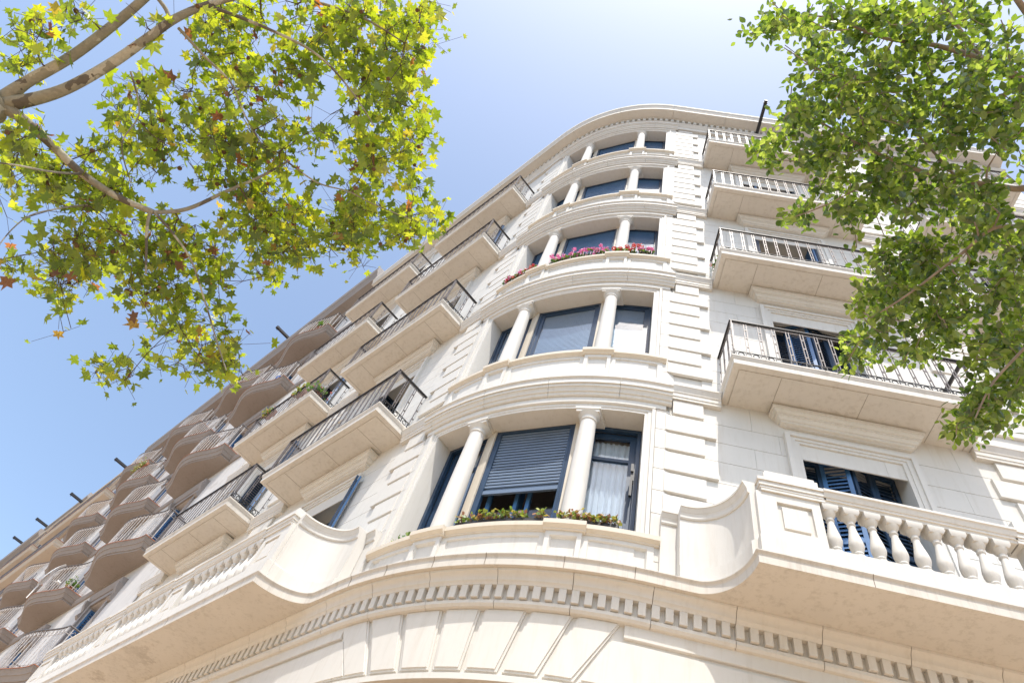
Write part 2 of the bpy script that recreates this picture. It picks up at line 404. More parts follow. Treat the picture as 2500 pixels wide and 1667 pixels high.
# parapet: plinth, body, cap following a path; pedestals; balusters
def path_wall(m, F, pts, zs, thick, capd=0):
    """pts outer line (u,v); loft of thickness"""
    for (z0, z1, d0, d1) in zs:
        out0 = offset(pts, -d0); out1 = offset(pts, -d1); inn = offset(pts, thick)
        n = len(pts)
        loops = []
        for i in range(n): loops.append([F(*out0[i], z0), F(*out1[i], z1), F(*inn[i], z1), F(*inn[i], z0)])
        m.loft(loops)
CAPZ = [(6.83, 6.845, .012, .02), (6.845, 6.875, .02, .02), (6.905, 6.96, .03, .055), (6.96, 6.985, .062, .062), (6.875, 6.905, .02, .028)]
def parapet(F, first=2.74):
    curve = [(2.05, .165), (2.12, .165)]
    for i in range(1, 13):
        t = math.radians(90*i/12); curve.append((2.12+.49*math.sin(t), .72-.555*math.cos(t)))
    m = MB()
    path_wall(m, F, curve, [(6.0, 6.20, .03, .03), (6.20, 6.225, .03, 0.), (6.225, 6.83, 0, 0)]+CAPZ, .13)
    # stub against the wall
    path_wall(m, F, [(1.88, .03), (2.06, .03)], [(6.0, 6.83, 0, 0)]+CAPZ, .12)
    m.build('curved_parapet', 'stone', B, smooth=35)
    peds = [(2.72, 3.31), (5.08, 5.65), (7.15, 7.72), (9.5, 10.2)]
    for a, b in peds:
        m = MB(); a2, b2 = a+.045, b-.045
        if a == 2.72: a2 = a-.06
        m.box(F, a2-.02, b-.0005, .60, .801, 6.0, 6.235); m.box(F, a2, b2, .62, .735, 6.235, 6.84)
        # frame round the sunk panel
        ia, ib = a+.13, b-.13
        m.box(F, a2, ia, .735, .765, 6.235, 6.84); m.box(F, ib, b2, .735, .765, 6.235, 6.84)
        m.box(F, ia, ib, .735, .765, 6.235, 6.37); m.box(F, ia, ib, .735, .765, 6.73, 6.84)
        m.box(F, a-.01, b+.01, .585, .785, 6.84, 6.875); m.box(F, a-.03, b+.03, .57, .80, 6.905, 6.96); m.box(F, a-.02, b+.02, .58, .79, 6.875, 6.905)
        m.box(F, a-.045, b+.045, .56, .815, 6.96, 7.0); m.box(F, a+.03, b-.03, .58, .785, 7.0, 7.10); m.box(F, a+.05, b-.05, .6, .765, 7.1005, 7.15); m.box(F, ia+.045, ib-.045, .735, .757, 6.415, 6.685)
        m.build('parapet_pedestal', 'stone', B)
    for i in range(len(peds)-1):
        a, b = peds[i][1], peds[i+1][0]
        m = MB(); m.box(F, a, b, .62, .80, 6.0, 6.235)
        m.sweep(F, [(.63, 6.84), (.77, 6.84), (.775, 6.87), (.79, 6.875), (.79, 6.90), (.80, 6.905), (.815, 6.955), (.83, 6.965), (.83, 6.992), (.60, 6.992), (.60, 6.9)], [a+.0012, b-.0012])
        m.build('parapet_rail', 'stone', B)
        n = round((b-a+.0)/.194); first_c = a+(b-a-(n-1)*.194)/2
        if i == 0: n = 9; first_c = 3.36
        for j in range(n):
            c = first_c+j*.194; x, y, _ = F(c, .705, 0)
            if (i, j) == (0, 0) and 'bal' not in M:
                pass
            o = bal0.copy(); COL.objects.link(o); o.parent = B; o.location = (x, y, 6.235)
            o.rotation_euler = (0, 0, 0 if F is FR else -math.pi/4)
m = MB()
m.box(lambda x, y, z: (x, y, z), -.068, .068, -.068, .068, 0, .022)
m.lathe((0, 0), [(.058, .0225), (.062, .035), (.058, .05), (.042, .058), (.038, .072), (.046, .082), (.046, .092), (.043, .10), (.058, .14), (.066, .175), (.067, .20), (.060, .25), (.046, .32), (.034, .39), (.030, .425), (.038, .432), (.040, .445), (.033, .455), (.033, .475), (.046, .49), (.060, .515), (.066, .535)], 14)
m.loft([[(-.062, -.062, .535), (.062, -.062, .535), (.062, .062, .535), (-.062, .062, .535)], [(-.076, -.076, .565), (.076, -.076, .565), (.076, .076, .565), (-.076, .076, .565)], [(-.076, -.076, .6045), (.076, -.076, .6045), (.076, .076, .6045), (-.076, .076, .6045)]])
bal0 = m.build('baluster', 'stone', B, smooth=40)
parapet(FR); parapet(FL); bpy.data.objects.remove(bal0)

# ------------------------------------------------------------------ the bay, floor by floor
WS = wt(1.73); WJ = 1.90
def arcpoly(ts, off): return [FW(wt(t), off, 0)[:2] for t in ts]
HOLE_B = [(1.405, -.93), (.70, -.722), (.58, -.69), (-.58, -.69), (-.70, -.722), (-1.405, -.93)]
FRONT_T = [-1.505+3.01*i/24 for i in range(25)]
def bay(k):
    zk, zn = Z[k], Z[k+1]; sill = zk+.50 if k == 1 else zk+.52
    sof = zn-.745; low = k == 1
    # wall body between cornice and frame, jamb piers, dado
    m = MB()
    m.sweep(FW, [(0, zn-.615), (0, zn-.2), (-.3, zn-.2), (-.3, zn-.615)], ws(-WJ, WJ))
    for sg in (1, -1):
        # jamb pier with splayed reveal
        f0, f1 = FW(sg*wt(1.505), -.04, 0)[:2], FW(sg*WJ, -.04, 0)[:2]
        b0 = TN(sg*1.405, -.935); b1 = FW(sg*1.95, -.5, 0)[:2]
        m.prism([f0, FW(sg*wt(1.66), -.04, 0)[:2], f1, b1, b0], zk-.05, sof+.4)
        cz = [zn-.616]+[zn+l_ for l_ in LIPS if zk-.05 < zn+l_ < zn-.63]+[zk-.05]
        for a_, b_ in zip(cz, cz[1:]):
            m.prism([FW(sg*wt(1.63), -.05, 0)[:2], FW(sg*wt(1.64), -.012, 0)[:2], FW(sg*WJ, -.012, 0)[:2], FW(sg*(WJ+.1), -.05, 0)[:2]], b_+.005, a_-.005)
    fr = arcpoly(FRONT_T, -.045)
    m.prism([TN(*p) for p in HOLE_B]+fr, sof, sof+.45)         # soffit slab
    m.prism([TN(*p) for p in HOLE_B]+arcpoly(FRONT_T, -.02), zk-.1, sill+.05)   # sill slab core
    m.build('bay_wall', 'stone', B, smooth=30)
    # moulded frame round the triple opening
    m = MB()
    wi, wo = wt(1.505), wt(1.63)
    m.sweep(FW, [(-.045, sof-.001), (-.028, sof-.001), (-.028, sof+.035), (-.018, sof+.04), (-.018, sof+.085), (.0, sof+.09), (.014, sof+.105), (.014, sof+.128), (-.045, sof+.128)], ws(-wo, wo))
    for sg in (1, -1):
        for a, b, d in ((1.505, 1.545, -.028), (1.545, 1.59, -.018), (1.59, 1.63, .012)):
            A = sorted((sg*wt(a), sg*wt(b))); m.sweep(FW, [(-.045, sill), (d, sill), (d, sof-.001+(a-1.505)), (-.045, sof-.001+(a-1.505))], A)
    m.build('window_surround', 'stone', B, smooth=30)
    # dado with sunk panels, pedestals under the columns
    m = MB(); z0, z1 = zk-.07, sill-.04
    we = wt(1.685); pd = [(wt(.61), wt(.985))]
    m.sweep(FW, [(-.04, z0), (-.035, z0), (-.035, z1), (-.1, z1), (-.1, z0)], ws(-we, we))
    def sunk(a, b, vf, zb, ztp, rim, side):
        # rim frame with splayed inner edges
        vb = vf-.04
        m.sweep(FW, [(vb, z0), (vf, z0), (vf, zb-.02), (vb, zb)], ws(a, b)); m.sweep(FW, [(vb, ztp), (vf, ztp+.02), (vf, z1), (vb, z1)], ws(a, b))
        for (p, q, ss) in ((a, a+rim, 1), (b-rim, b, -1)):
            x0, x1 = p, q; e = x1 if ss == 1 else x0
            c = x0 if ss == 1 else x1
            zz = (zb-.02, ztp+.02)
            m.loft([[FW(c, vb, z) for z in zz]+[FW(c, vf, z) for z in zz][::-1], [FW(e, vb, z) for z in zz]+[FW(e-ss*.02, vf, z) for z in zz][::-1]])
    zb, zp = zk+.10, z1-.075
    sunk(-wt(.61), wt(.61), 0, zb, zp, .09, 0)
    for sg in (1, -1):
        a, b = sorted((sg*wt(.985), sg*we)); sunk(a, b, 0, zb, zp, .09, 0)
        a, b = sorted((sg*wt(.61), sg*wt(.985)))
        m.sweep(FW, [(-.01, z0), (-.005, z0), (-.005, z1), (-.01, z1)], ws(a, b)); sunk(a, b, .035, zb+.04, zp-.01, .07, 0)
    m.build('dado', 'stone', B, smooth=30)
    # sill
    m = MB(); s0 = sill-.045
    def sp(o): return [(-.1, s0), (.012+o, s0), (.018+o, s0+.018), (.03+o, s0+.022), (.048+o, s0+.045), (.055+o, s0+.048), (.055+o, s0+.105), (-.1, s0+.11)]
    x = wt(.577); y = wt(1.02)
    m.sweep(FW, sp(0), ws(-x, x)); m.sweep(FW, sp(0), ws(y, wt(1.73))); m.sweep(FW, sp(0), ws(-wt(1.73), -y))
    for a, b in ((x, y), (-y, -x)): m.sweep(FW, [(v+(.0 if i in (0, 7) else .0), z) for i, (v, z) in enumerate(sp(.045))], ws(a+.0008, b-.0008))
    for sg in (1, -1):
        a, b = sorted((sg*wt(.60), sg*wt(.99))); m.sweep(FW, [(-.28, s0+.1), (.03, s0+.1), (.03, s0+.15), (-.28, s0+.15)], ws(a, b))
    m.build('window_sill', 'sill', B, smooth=35)
    # cornice above
    if k < 6:
        c = zn
        prof = [(-.01, c-.525), (.02, c-.525), (.035, c-.51), (.04, c-.475), (.06, c-.465), (.062, c-.44), (.085, c-.405), (.10, c-.40), (.10, c-.350), (.122, c-.348), (.122, c-.262), (.129, c-.258), (.14, c-.244), (.148, c-.24), (.148, c-.222), (.10, c-.20), (-.01, c-.19)]
        m = MB(); W = 1.965
        for a, b in joints(-W, W, 1.02, .10+.13*(k % 2)): m.sweep(FW, prof, ws(a, b))
        m.build('bay_cornice', 'stone', B, smooth=35)
    # columns
    cb = sill+.105
    for sg in (1, -1):
        root = None
        cx, cy = TN(sg*.79, -.55)
        m = MB(); H = sof-.075-cb
        m.lathe((cx, cy), [(.150, cb-.02), (.150, cb+.02), (.142, cb+.035), (.128, cb+.04), (.126, cb+.06)]+[(.124-.022*(t**1.6), cb+.06+(H-.20)*t) for t in [i/8 for i in range(9)]]+[(.114, cb+H-.135), (.116, cb+H-.12), (.108, cb+H-.11), (.102, cb+H-.105), (.103, cb+H-.06), (.112, cb+H-.05), (.116, cb+H-.04), (.140, cb+H-.015), (.146, cb+H+.0)], 28)
        m.build('column', 'stone', B, smooth=40)
        m = MB()
        ta, tb = sg*.645, sg*.945
        q = [FW(wt(ta), -.012, 0)[:2], FW(wt(sg*.795), -.012, 0)[:2], FW(wt(tb), -.012, 0)[:2], TN(tb, -.77), TN(ta, -.70)]
        m.prism(q, sof-.075, sof-.028); q = [(p[0], p[1]) for p in q]
        ta, tb = sg*.63, sg*.96; q = [FW(wt(ta), .0, 0)[:2], FW(wt(sg*.795), .0, 0)[:2], FW(wt(tb), .0, 0)[:2], TN(tb, -.78), TN(ta, -.69)]
        m.prism(q, sof-.028, sof+.012)
        m.build('capital_block', 'stone', B)
        m = MB(); m.prism([TN(sg*.575, -.66), TN(sg*.70, -.695), TN(sg*.735, -.88), TN(sg*.575, -.84)], sill, sof-.0005); m.build('window_post', 'sill', B)
for k in range(1, 6): bay(k)
# band mouldings along piers at each floor (bay dado foot too)
def quoins(F, k):
    zn, z0 = Z[k+1], Z[k]; ms = [MB(), MB(), MB()]
    zs = [zn-.31]+[zn+l for l in LIPS if zn+l > z0+.02]
    if k == 5: zs = [22.60]+[z for z in zs if z < 22.5]
    spans = lambda s_: [(1.90 if s_ else 1.895, 2.39 if s_ else 2.54), (6.01, 6.67) if s_ else (5.86, 6.82), (10.3, 10.8) if s_ else (10.15, 10.95)]
    for i in range(len(zs)-1):
        t, b = zs[i]-.045, zs[i+1]+.0
        short = i % 2 == 0
        for j, (a, c) in enumerate(spans(short)):
            if i == 0 and j == 0: a = 1.985
            c0 = .022
            ms[j].sweep(F, [(-.046, b+.006), (-.006, b+.006), (0, b+.012), (0, t-.008), (-.006, t), (-.046, t)], [a+.004, c-.004])
    [q_.build('quoin_pier', 'stone', B, smooth=25) for q_ in ms]
for k in range(1, 6):
    quoins(FR, k); quoins(FL, k)
# narrow grooved strip between bay frame and quoins is the bay wall; string courses
for k in range(2, 6):
    c = Z[k]; m = MB()
    p = [(-.06, c-.345), (.02, c-.345), (.02, c-.30), (.03, c-.295), (.03, c-.225), (.04, c-.22), (.045, c-.19), (.075, c-.12), (.082, c-.115), (.082, c-.085), (.03, c-.06), (-.06, c-.05)]
    for a, b in ((1.968, 2.62), (5.80, 6.89), (10.10, UEND)):
        for F_ in (FR, FL): m = MB(); m.sweep(F_, p, [a, b]); m.build('string_course', 'stone', B, smooth=30)
    m = MB(); m.sweep(FW, [(-.045, c-.2), (.045, c-.2), (.07, c-.13), (.07, c-.11), (.0, c-.075), (-.045, c-.07)], ws(-1.967, 1.967)); m.build('string_course', 'stone', B, smooth=30)
    # thin lower soffit strip of the walls under the balconies
# main roof cornice
m = MB()
for a, b in joints(-UEND, UEND, 2.3, .5): m.sweep(FW, [(-.05, 22.62), (.03, 22.62), (.05, 22.66), (.05, 22.72), (.09, 22.76), (.13, 22.84), (.145, 22.85), (.145, 22.88), (.06, 22.93), (.06, 23.17), (-.05, 23.17)], ws(a, b))
for a, b in joints(-UEND, UEND, 1.55, .2): m.sweep(FW, [(-.05, 23.1705), (.14, 23.1705), (.16, 23.20), (.21, 23.215), (.40, 23.215), (.40, 23.20), (.412, 23.20), (.412, 23.33), (.425, 23.335), (.43, 23.37), (.462, 23.45), (.475, 23.46), (.475, 23.55), (-.05, 23.60)], ws(a, b))
m.build('roof_cornice', 'stone', B, smooth=35)
m = MB(); x = -UEND+.1
while x < 9:
    m.sweep(FW, [(.06, 23.168), (.06, 22.96), (.145, 22.96), (.145, 23.168)], [x, x+.085]); x += .17
m.build('roof_dentil_course', 'stone', B)
m = MB(); m.sweep(FW, [(-.3, 23.1), (-.04, 23.0), (-.04, 23.8), (-.3, 23.8)], ws(-UEND, UEND))
m.build('parapet', 'stone', B)
# interior so that open windows look into dark rooms
m = MB()
for k in range(1, 7):
    z = Z[k]-.12
    ring = [FW(w_, -.46, 0)[:2] for w_ in (-UEND+.1, -2.3)]+[TN(-1.40, -1.0), TN(1.40, -1.0)]+[FW(w_, -.46, 0)[:2] for w_ in (2.3, UEND-.1)]+[(UEND-.1, 12), (-8, 16)]
    m.prism(ring, z, z+.06)
ring = [FW(w_, -3.2, 0)[:2] for w_ in (-UEND+.2, -1.9, 1.9, UEND-.2)]+[(UEND-.2, 11), (-7, 15)]
m.prism(ring, .2, 23.0)
m.build('interior_floors_and_walls', 'room', B)
m = MB()   # end walls and roof
m.prism([FL(UEND-.02, -.06, 0)[:2], FL(UEND-.3, -.06, 0)[:2], FL(UEND-.3, -9, 0)[:2], FL(UEND-.02, -9, 0)[:2]], .14, 23.5)
m.prism([FR(UEND-.02, -.06, 0)[:2], FR(UEND-.3, -.06, 0)[:2], FR(UEND-.3, -9, 0)[:2], FR(UEND-.02, -9, 0)[:2]], .14, 23.5)
m.prism([FW(w_, -.06, 0)[:2] for w_ in ws(-UEND+.3, UEND-.3, .4)]+[(UEND-.3, 11), (-7, 15)], 23.2, 23.4)
m.build('roof_and_end_walls', 'stone', B)
# ------------------------------------------------------------------ iron balconies (built once at the origin, then copied)
def FC(u, v, z): return (u, -v, z)
HWB, PB = 1.608, .667
def rect_loft(m, hw, P, prof, back=-.055):
    m.loft([[FC(-hw+d, back, z), FC(hw-d, back, z), FC(hw-d, P-d, z), FC(-hw+d, P-d, z)] for d, z in prof])
def make_balcony():
    m = MB()
    rect_loft(m, HWB, PB, [(.02, 0), (0, -.006), (0, -.032), (.006, -.04), (.012, -.055), (.020, -.08), (.026, -.085), (.026, -.178), (.032, -.182), (.11, -.182), (.11, -.17), (.122, -.17), (.122, -.182)])
    slab = m.build('balcony', 'slab', None, smooth=35)
    for x in (-.95, .12, 1.02): m = MB(); m.box(FC, x, x+.004, -.03, PB-.125, -.1845, -.178); m.build('slab_joint', 'seam', slab)
    for x in (-.42, .66): m = MB(); m.box(FC, x, x+.006, PB-.02, PB+.0015, -.028, -.006); m.build('slab_joint', 'seam', slab)
    # railing
    m = MB(); hw, P = HWB-.05, PB-.05; b = .0055
    def vb(F, x, z0, z1, t=b): m.box(F, x-t, x+t, -t, t, z0, z1)
    sides = [(lambda a, d, z: FC(a, P+d, z), -hw, hw, 16), (lambda a, d, z: FC(-hw-d, a, z), 0., P, 3), (lambda a, d, z: FC(hw+d, a, z), 0., P, 3)]
    bd = MB()
    for F, a, c, n in sides:
        st = (c-a)/n
        bd.box(F, a, c, -.006, .006, .035, .045); bd.box(F, a, c, -.006, .006, .150, .160); m.box(F, a, c, -.005, .005, .885, .893)
        for i in range(n+1):
            x = a+st*i
            for s_ in (-.019, .019):
                if a-.001 <= x+s_ <= c+.03: vb(F, x+s_, .16, .93)
            for zz in (.30, .52, .74): m.box(F, x-.019, x+.019, -.007, .007, zz-.011, zz+.011)
            for s_ in (-.034, .034): bd.box(F, x+s_-.006, x+s_+.006, -.005, .005, .045, .15)
            bd.box(F, x-.028, x+.028, -.004, .004, .12, .129); bd.box(F, x-.028, x+.028, -.004, .004, .066, .075)
            vb(F, x, 0, .035, .008)
        for i in range(n):
            x = a+st*(i+.5); pts = [F(x+.038*math.cos(t), 0, .0975+.040*math.sin(t)) for t in [2*math.pi*j/10 for j in range(11)]]
            bd.tube(pts, .008, 4)
    for sx in (-1, 1): m.box(FC, sx*hw-.010, sx*hw+.010, P-.010, P+.010, 0, .935)
    m.build('railing', 'bar', slab); bd.build('scroll_band', 'iron', slab)
    m = MB()
    m.box(FC, -hw-.024, hw+.024, P-.024, P+.024, .932, .950)
    for sx in (-1, 1): m.box(FC, sx*hw-.024, sx*hw+.024, -.04, P-.0245, .932, .950)
    m.build('handrail', 'iron', slab)
    return slab
def put(o, side, u, z, parent):
    o.parent = parent
    if side == 'R': o.location = (u, 0, z); o.rotation_euler = (0, 0, 0)
    else: o.location = FL(u, 0, z); o.rotation_euler = (0, 0, -math.pi/4)
    return o
UC = (4.212, 8.497)
proto = make_balcony(); used = False
for side in 'RL':
    for k in range(2, 6):
        for u in UC:
            o = proto if not used else copy_tree(proto); used = True
            put(o, side, u, Z[k], B)
# lintel cornices under the balconies and moulded window frames
def make_lintel():
    m = MB()
    hwl = lambda v: .95-(.15-v)*1.07
    m.loft([[FC(-hwl(v), -.05, z), FC(hwl(v), -.05, z), FC(hwl(v), v, z), FC(-hwl(v), v, z)] for v, z in
        [(.135, -.208), (.15, -.214), (.15, -.262), (.136, -.263), (.132, -.285), (.108, -.315), (.096, -.316), (.096, -.342), (.084, -.344), (.076, -.368), (.052, -.39), (.04, -.391), (.04, -.42), (.022, -.434), (.0, -.436), (.0, -.45)]])
    return m.build('lintel_cornice', 'stone', None, smooth=35)
def make_surround(h):
    m = MB()
    for (x0, x1, v0, v1) in ((.622, .675, -.06, -.022), (.6755, .735, -.06, -.008), (.7355, .80, -.06, .016)):
        dz = (x0-.622)*.85; dz1 = (x1-.622)*.85
        for s_ in (1, -1): a, b = sorted((s_*x0, s_*x1)); m.box(FC, a, b, v0, v1, 0, h+dz)
        m.box(FC, -x1, x1, v0, v1, h+dz+.0005, h+dz1)
    return m.build('window_surround', 'stone', None)
lint = make_lintel(); surr = {}
first = True
for side in 'RL':
    for k in range(1, 6):
        for u in UC:
            h = Z[k+1]-.73-Z[k]
            if k not in surr: o = surr[k] = make_surround(h)
            else: o = copy_tree(surr[k])
            put(o, side, u-.008, Z[k], B)
            o = lint if first else copy_tree(lint); first = False
            put(o, side, u-.005, Z[k+1], B)
# ---- shutters and casements
def leaf(m, p0, p1, z0, z1, th=.034, pitch=.062, mid=True, tilt=1):
    a, b = Vector((p0[0], p0[1])), Vector((p1[0], p1[1])); L = (b-a).length; d = (b-a)/L; n = Vector((d.y, -d.x))
    F = lambda x, y, z: ((a+d*x+n*y).x, (a+d*x+n*y).y, z)
    s_ = .05
    m.box(F, 0, s_, -th/2, th/2, z0, z1); m.box(F, L-s_, L, -th/2, th/2, z0, z1)
    rails = [(z0, z0+.08), (z1-.06, z1)] + ([((z0+z1)/2-.03, (z0+z1)/2+.03)] if mid else [])
    for r in rails: m.box(F, s_, L-s_, -th/2+.001, th/2-.001, *r)
    z = z0+.10
    while z < z1-.08:
        m.add([F(x, y, zz) for x in (s_, L-s_) for y, zz in ((-th/2+.004, z+.047*tilt), (-th/2+.004, z+.055*tilt), (th/2-.004, z+.008*tilt), (th/2-.004, z))], [(0, 1, 2, 3), (7, 6, 5, 4), (0, 3, 7, 4), (1, 5, 6, 2), (0, 4, 5, 1), (3, 2, 6, 7)]); z += pitch
def make_window(kind, h):
    """local frame: x along wall, -y outwards, z up from the floor"""
    m = MB(); y = .43
    for s_ in (-1, 1): a, b = sorted((s_*.615, s_*.56)); m.box(FC, a, b, -y-.05, -y, 0, h)
    m.box(FC, -.56, .56, -y-.05, -y, h-.06, h-.001); m.box(FC, -.56, .56, -y-.05, -y, 0, .06); m.box(FC, -.04, .04, -y-.045, -y+.01, .06, h-.06)
    for s_ in (-1, 1):
        m.box(FC, *sorted((s_*.04, s_*.09)), -y-.04, -y-.005, .06, h-.06); m.box(FC, *sorted((s_*.51, s_*.56)), -y-.04, -y-.005, .06, h-.06)
        m.box(FC, *sorted((s_*.09, s_*.51)), -y-.04, -y-.005, h-.16, h-.0605); m.box(FC, *sorted((s_*.09, s_*.51)), -y-.04, -y-.005, h-.62, h-.56); m.box(FC, *sorted((s_*.09, s_*.51)), -y-.04, -y-.005, .061, .3)
    win = m.build('window', 'blue', None)
    m = MB()
    for s_ in (-1, 1): m.box(FC, *sorted((s_*.09, s_*.51)), -y-.028, -y-.02, .3, h-.16)
    m.build('pane', 'darkglass', win)
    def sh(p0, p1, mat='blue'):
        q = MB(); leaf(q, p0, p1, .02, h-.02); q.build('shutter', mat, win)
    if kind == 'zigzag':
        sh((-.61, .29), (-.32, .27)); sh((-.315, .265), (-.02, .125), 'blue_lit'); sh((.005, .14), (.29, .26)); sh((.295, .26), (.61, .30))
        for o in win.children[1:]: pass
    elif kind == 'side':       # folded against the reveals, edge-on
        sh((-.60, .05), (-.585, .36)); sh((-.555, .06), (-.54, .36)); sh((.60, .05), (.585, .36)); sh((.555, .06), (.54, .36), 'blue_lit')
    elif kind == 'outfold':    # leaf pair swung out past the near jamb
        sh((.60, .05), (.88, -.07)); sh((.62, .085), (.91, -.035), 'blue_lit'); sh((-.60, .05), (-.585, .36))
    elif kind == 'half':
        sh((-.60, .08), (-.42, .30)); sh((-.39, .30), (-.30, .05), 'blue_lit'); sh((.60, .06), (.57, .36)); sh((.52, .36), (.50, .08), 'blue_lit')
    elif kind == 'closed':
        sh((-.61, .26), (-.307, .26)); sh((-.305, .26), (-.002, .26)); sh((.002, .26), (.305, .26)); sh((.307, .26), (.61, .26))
    return win
wins = {}
plan = {('R', 1): ('zigzag', 'closed'), ('R', 2): ('zigzag', 'side'), ('R', 3): ('side', 'closed'), ('R', 4): ('half', 'side'), ('R', 5): ('side', 'closed'),
        ('L', 1): ('outfold', 'half'), ('L', 2): ('side', 'outfold'), ('L', 3): ('closed', 'outfold'), ('L', 4): ('outfold', 'side'), ('L', 5): ('side', 'closed')}
for (side, k), kinds in plan.items():
    for u, kd in zip(UC, kinds):
        key = (kd, k)
        if key not in wins: o = wins[key] = make_window(kd, Z[k+1]-.73-Z[k])
        else: o = copy_tree(wins[key])
        put(o, side, u-.008, Z[k], B)

# ------------------------------------------------------------------ bay windows
def chord(p, q):
    a, b = Vector(TN(*p)), Vector(TN(*q)); L = (b-a).length; d = (b-a)/L; n = Vector((d.y, -d.x))
    if n.dot(NB) < 0: n = -n
    return (lambda x, y, z: ((a+d*x+n*y).x, (a+d*x+n*y).y, z)), L
def slats(m, F, x0, x1, z0, z1, pitch, y, dep=.012):
    z = z1
    while z-pitch > z0-.001:
        m.sweep(lambda a, v, zz: F(a, y+v, zz), [(-.004, z-pitch*.80), (dep*.9, z-pitch*.80), (dep, z-pitch*.5), (dep*.6, z-pitch*.08), (.0, z-.003), (-.004, z-.003)], [x0, x1]); z -= pitch
    m.box(F, x0, x1, y-.008, y-.0045, z0, z1)
def frame_box(m, F, x0, x1, z0, z1, wd, y0, y1):
    m.box(F, x0, x0+wd, y0, y1, z0, z1); m.box(F, x1-wd, x1, y0, y1, z0, z1); m.box(F, x0+wd, x1-wd, y0+.001, y1-.001, z1-wd, z1); m.box(F, x0+wd, x1-wd, y0+.001, y1-.001, z0, z0+wd)
GEO = {'c': ((-.575, -.69), (.575, -.69)), 'r': ((.705, -.724), (1.40, -.928)), 'l': ((-1.40, -.928), (-.705, -.724))}
def bay_window(k, side):
    F, L = chord(*GEO[side]); sof = Z[k+1]-.745; z0 = Z[k]+(.50 if k == 1 else .52)+.055; z1 = sof-.001
    m = MB(); frame_box(m, F, 0, L, z0, z1, .05, -.06, -.002)
    win = m.build('window', 'blue', B)
    X0, X1, A, Zt = .05, L-.05, z0+.05, z1-.05
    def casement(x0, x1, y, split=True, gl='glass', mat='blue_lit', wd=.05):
        q = MB(); frame_box(q, F, x0, x1, A, Zt, wd, y-.045, y)
        if split: q.box(F, x0+wd, x1-wd, y-.043, y-.002, Zt-.52, Zt-.47)
        c = q.build('casement', mat, win); return c
    def pane(x0, x1, y, mat='glass', za=None, zb=None):
        q = MB(); q.box(F, x0, x1, y-.03, y-.024, za or A, zb or Zt); q.build('pane', mat, win)
    if k == 1 and side == 'c':
        q = MB(); slats(q, F, .052, L-.052, 7.56, Zt, .056, -.03, .016); q.box(F, .052, L-.052, -.04, -.006, 7.50, 7.559); q.build('roller_shutter', 'blind', win)
        q = MB()
        for x in (0.05, L-.08): q.box(F, x, x+.03, -.055, .004, z0+.06, Zt)
        q.build('shutter_guide', 'blue', win)
        casement(.10, .52, -.14); casement(L-.52, L-.10, -.14); pane(.15, .47, -.14); pane(L-.47, L-.15, -.14)
        # left leaf swung outwards a little inside the frame
        a = F(.10, -.10, 0); q = MB(); G = lambda x, y, z: F(.10+x*.75-y*.6, -.13-x*.66-y*.75, z)
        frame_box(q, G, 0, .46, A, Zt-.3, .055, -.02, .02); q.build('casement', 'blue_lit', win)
    elif k == 1:
        casement(X0, X1, -.07, True, mat='blue', wd=.085); pane(X0+.08, X1-.08, -.075)
        q = MB(); n = 44; xs = [X0+.02+(X1-X0-.04)*i/n for i in range(n+1)]; fold = [.020*math.sin(i*1.15)+.008*math.sin(i*2.7) for i in range(n+1)]
        vs = []
        for zz in (A+.03, A+.8, Zt-.08):
            sc = 1 if zz < Zt-.2 else .5
            vs += [F(x+.004*math.sin(i), -.17+f*sc, zz) for i, (x, f) in enumerate(zip(xs, fold))]
        q.add(vs, [(r*(n+1)+i, r*(n+1)+i+1, (r+1)*(n+1)+i+1, (r+1)*(n+1)+i) for r in range(2) for i in range(n)])
        q.build('curtain', 'curtain', win, smooth=60, fix=False)
        if side == 'r':
            q = MB(); G = lambda x, y, z: F(.055-x*.22, .0+x*.20+y, z)      # outer leaf opened towards the column
            frame_box(q, G, 0, .30, A, Zt-.45, .05, -.016, .016); q.box(G, .05, .25, -.006, .006, A+.05, Zt-.5); q.build('casement', 'blue_lit', win)
            q = MB(); q.box(G, .26, .29, .016, .045, 7.28, 7.31); q.box(G, .268, .282, .04, .055, 7.20, 7.40); q.build('handle', 'iron', win)
            q = MB(); q.box(F, L-.09, L-.05, .0, .07, 7.70, 7.90); q.box(F, L-.095, L-.065, .03, .07, 7.45, 7.6995); q.box(F, L-.095, L-.06, .07, .09, 7.84, 7.97); q.build('crank_box', 'rubber', win)
    elif k == 2:
        q = MB(); slats(q, F, .115, L-.115, A, Zt, .040, -.055, .008); q.build('roller_shutter', 'paleblind', win)
        q = MB(); frame_box(q, F, .05, L-.05, A, Zt, .062, -.05, -.02); q.build('casement', 'blue', win)
        pane(.11, L-.11, -.01)
    elif k == 3:
        q = MB(); slats(q, F, .06, L-.06, A, Zt, .052, -.03, .014); q.build('roller_shutter', 'bluefab', win)
    else:
        q = MB(); lo = A if not (k == 4 and side == 'r') else A+.55
        slats(q, F, .06, L-.06, lo, Zt, .030, -.032, .005); q.build('roller_shutter', 'bluefab', win)
        if side != 'c' or k == 5:
            q = MB(); top = A+(.50 if k == 4 else .16); frame_box(q, F, .07, L-.07, A, top, .035, .01, .04); q.build('tilted_vent', 'white', win)
            pane(.10, L-.10, .045, 'darkglass', A+.03, top-.03)
        pass
for k in range(1, 6):
    for s_ in 'clr': bay_window(k, s_)

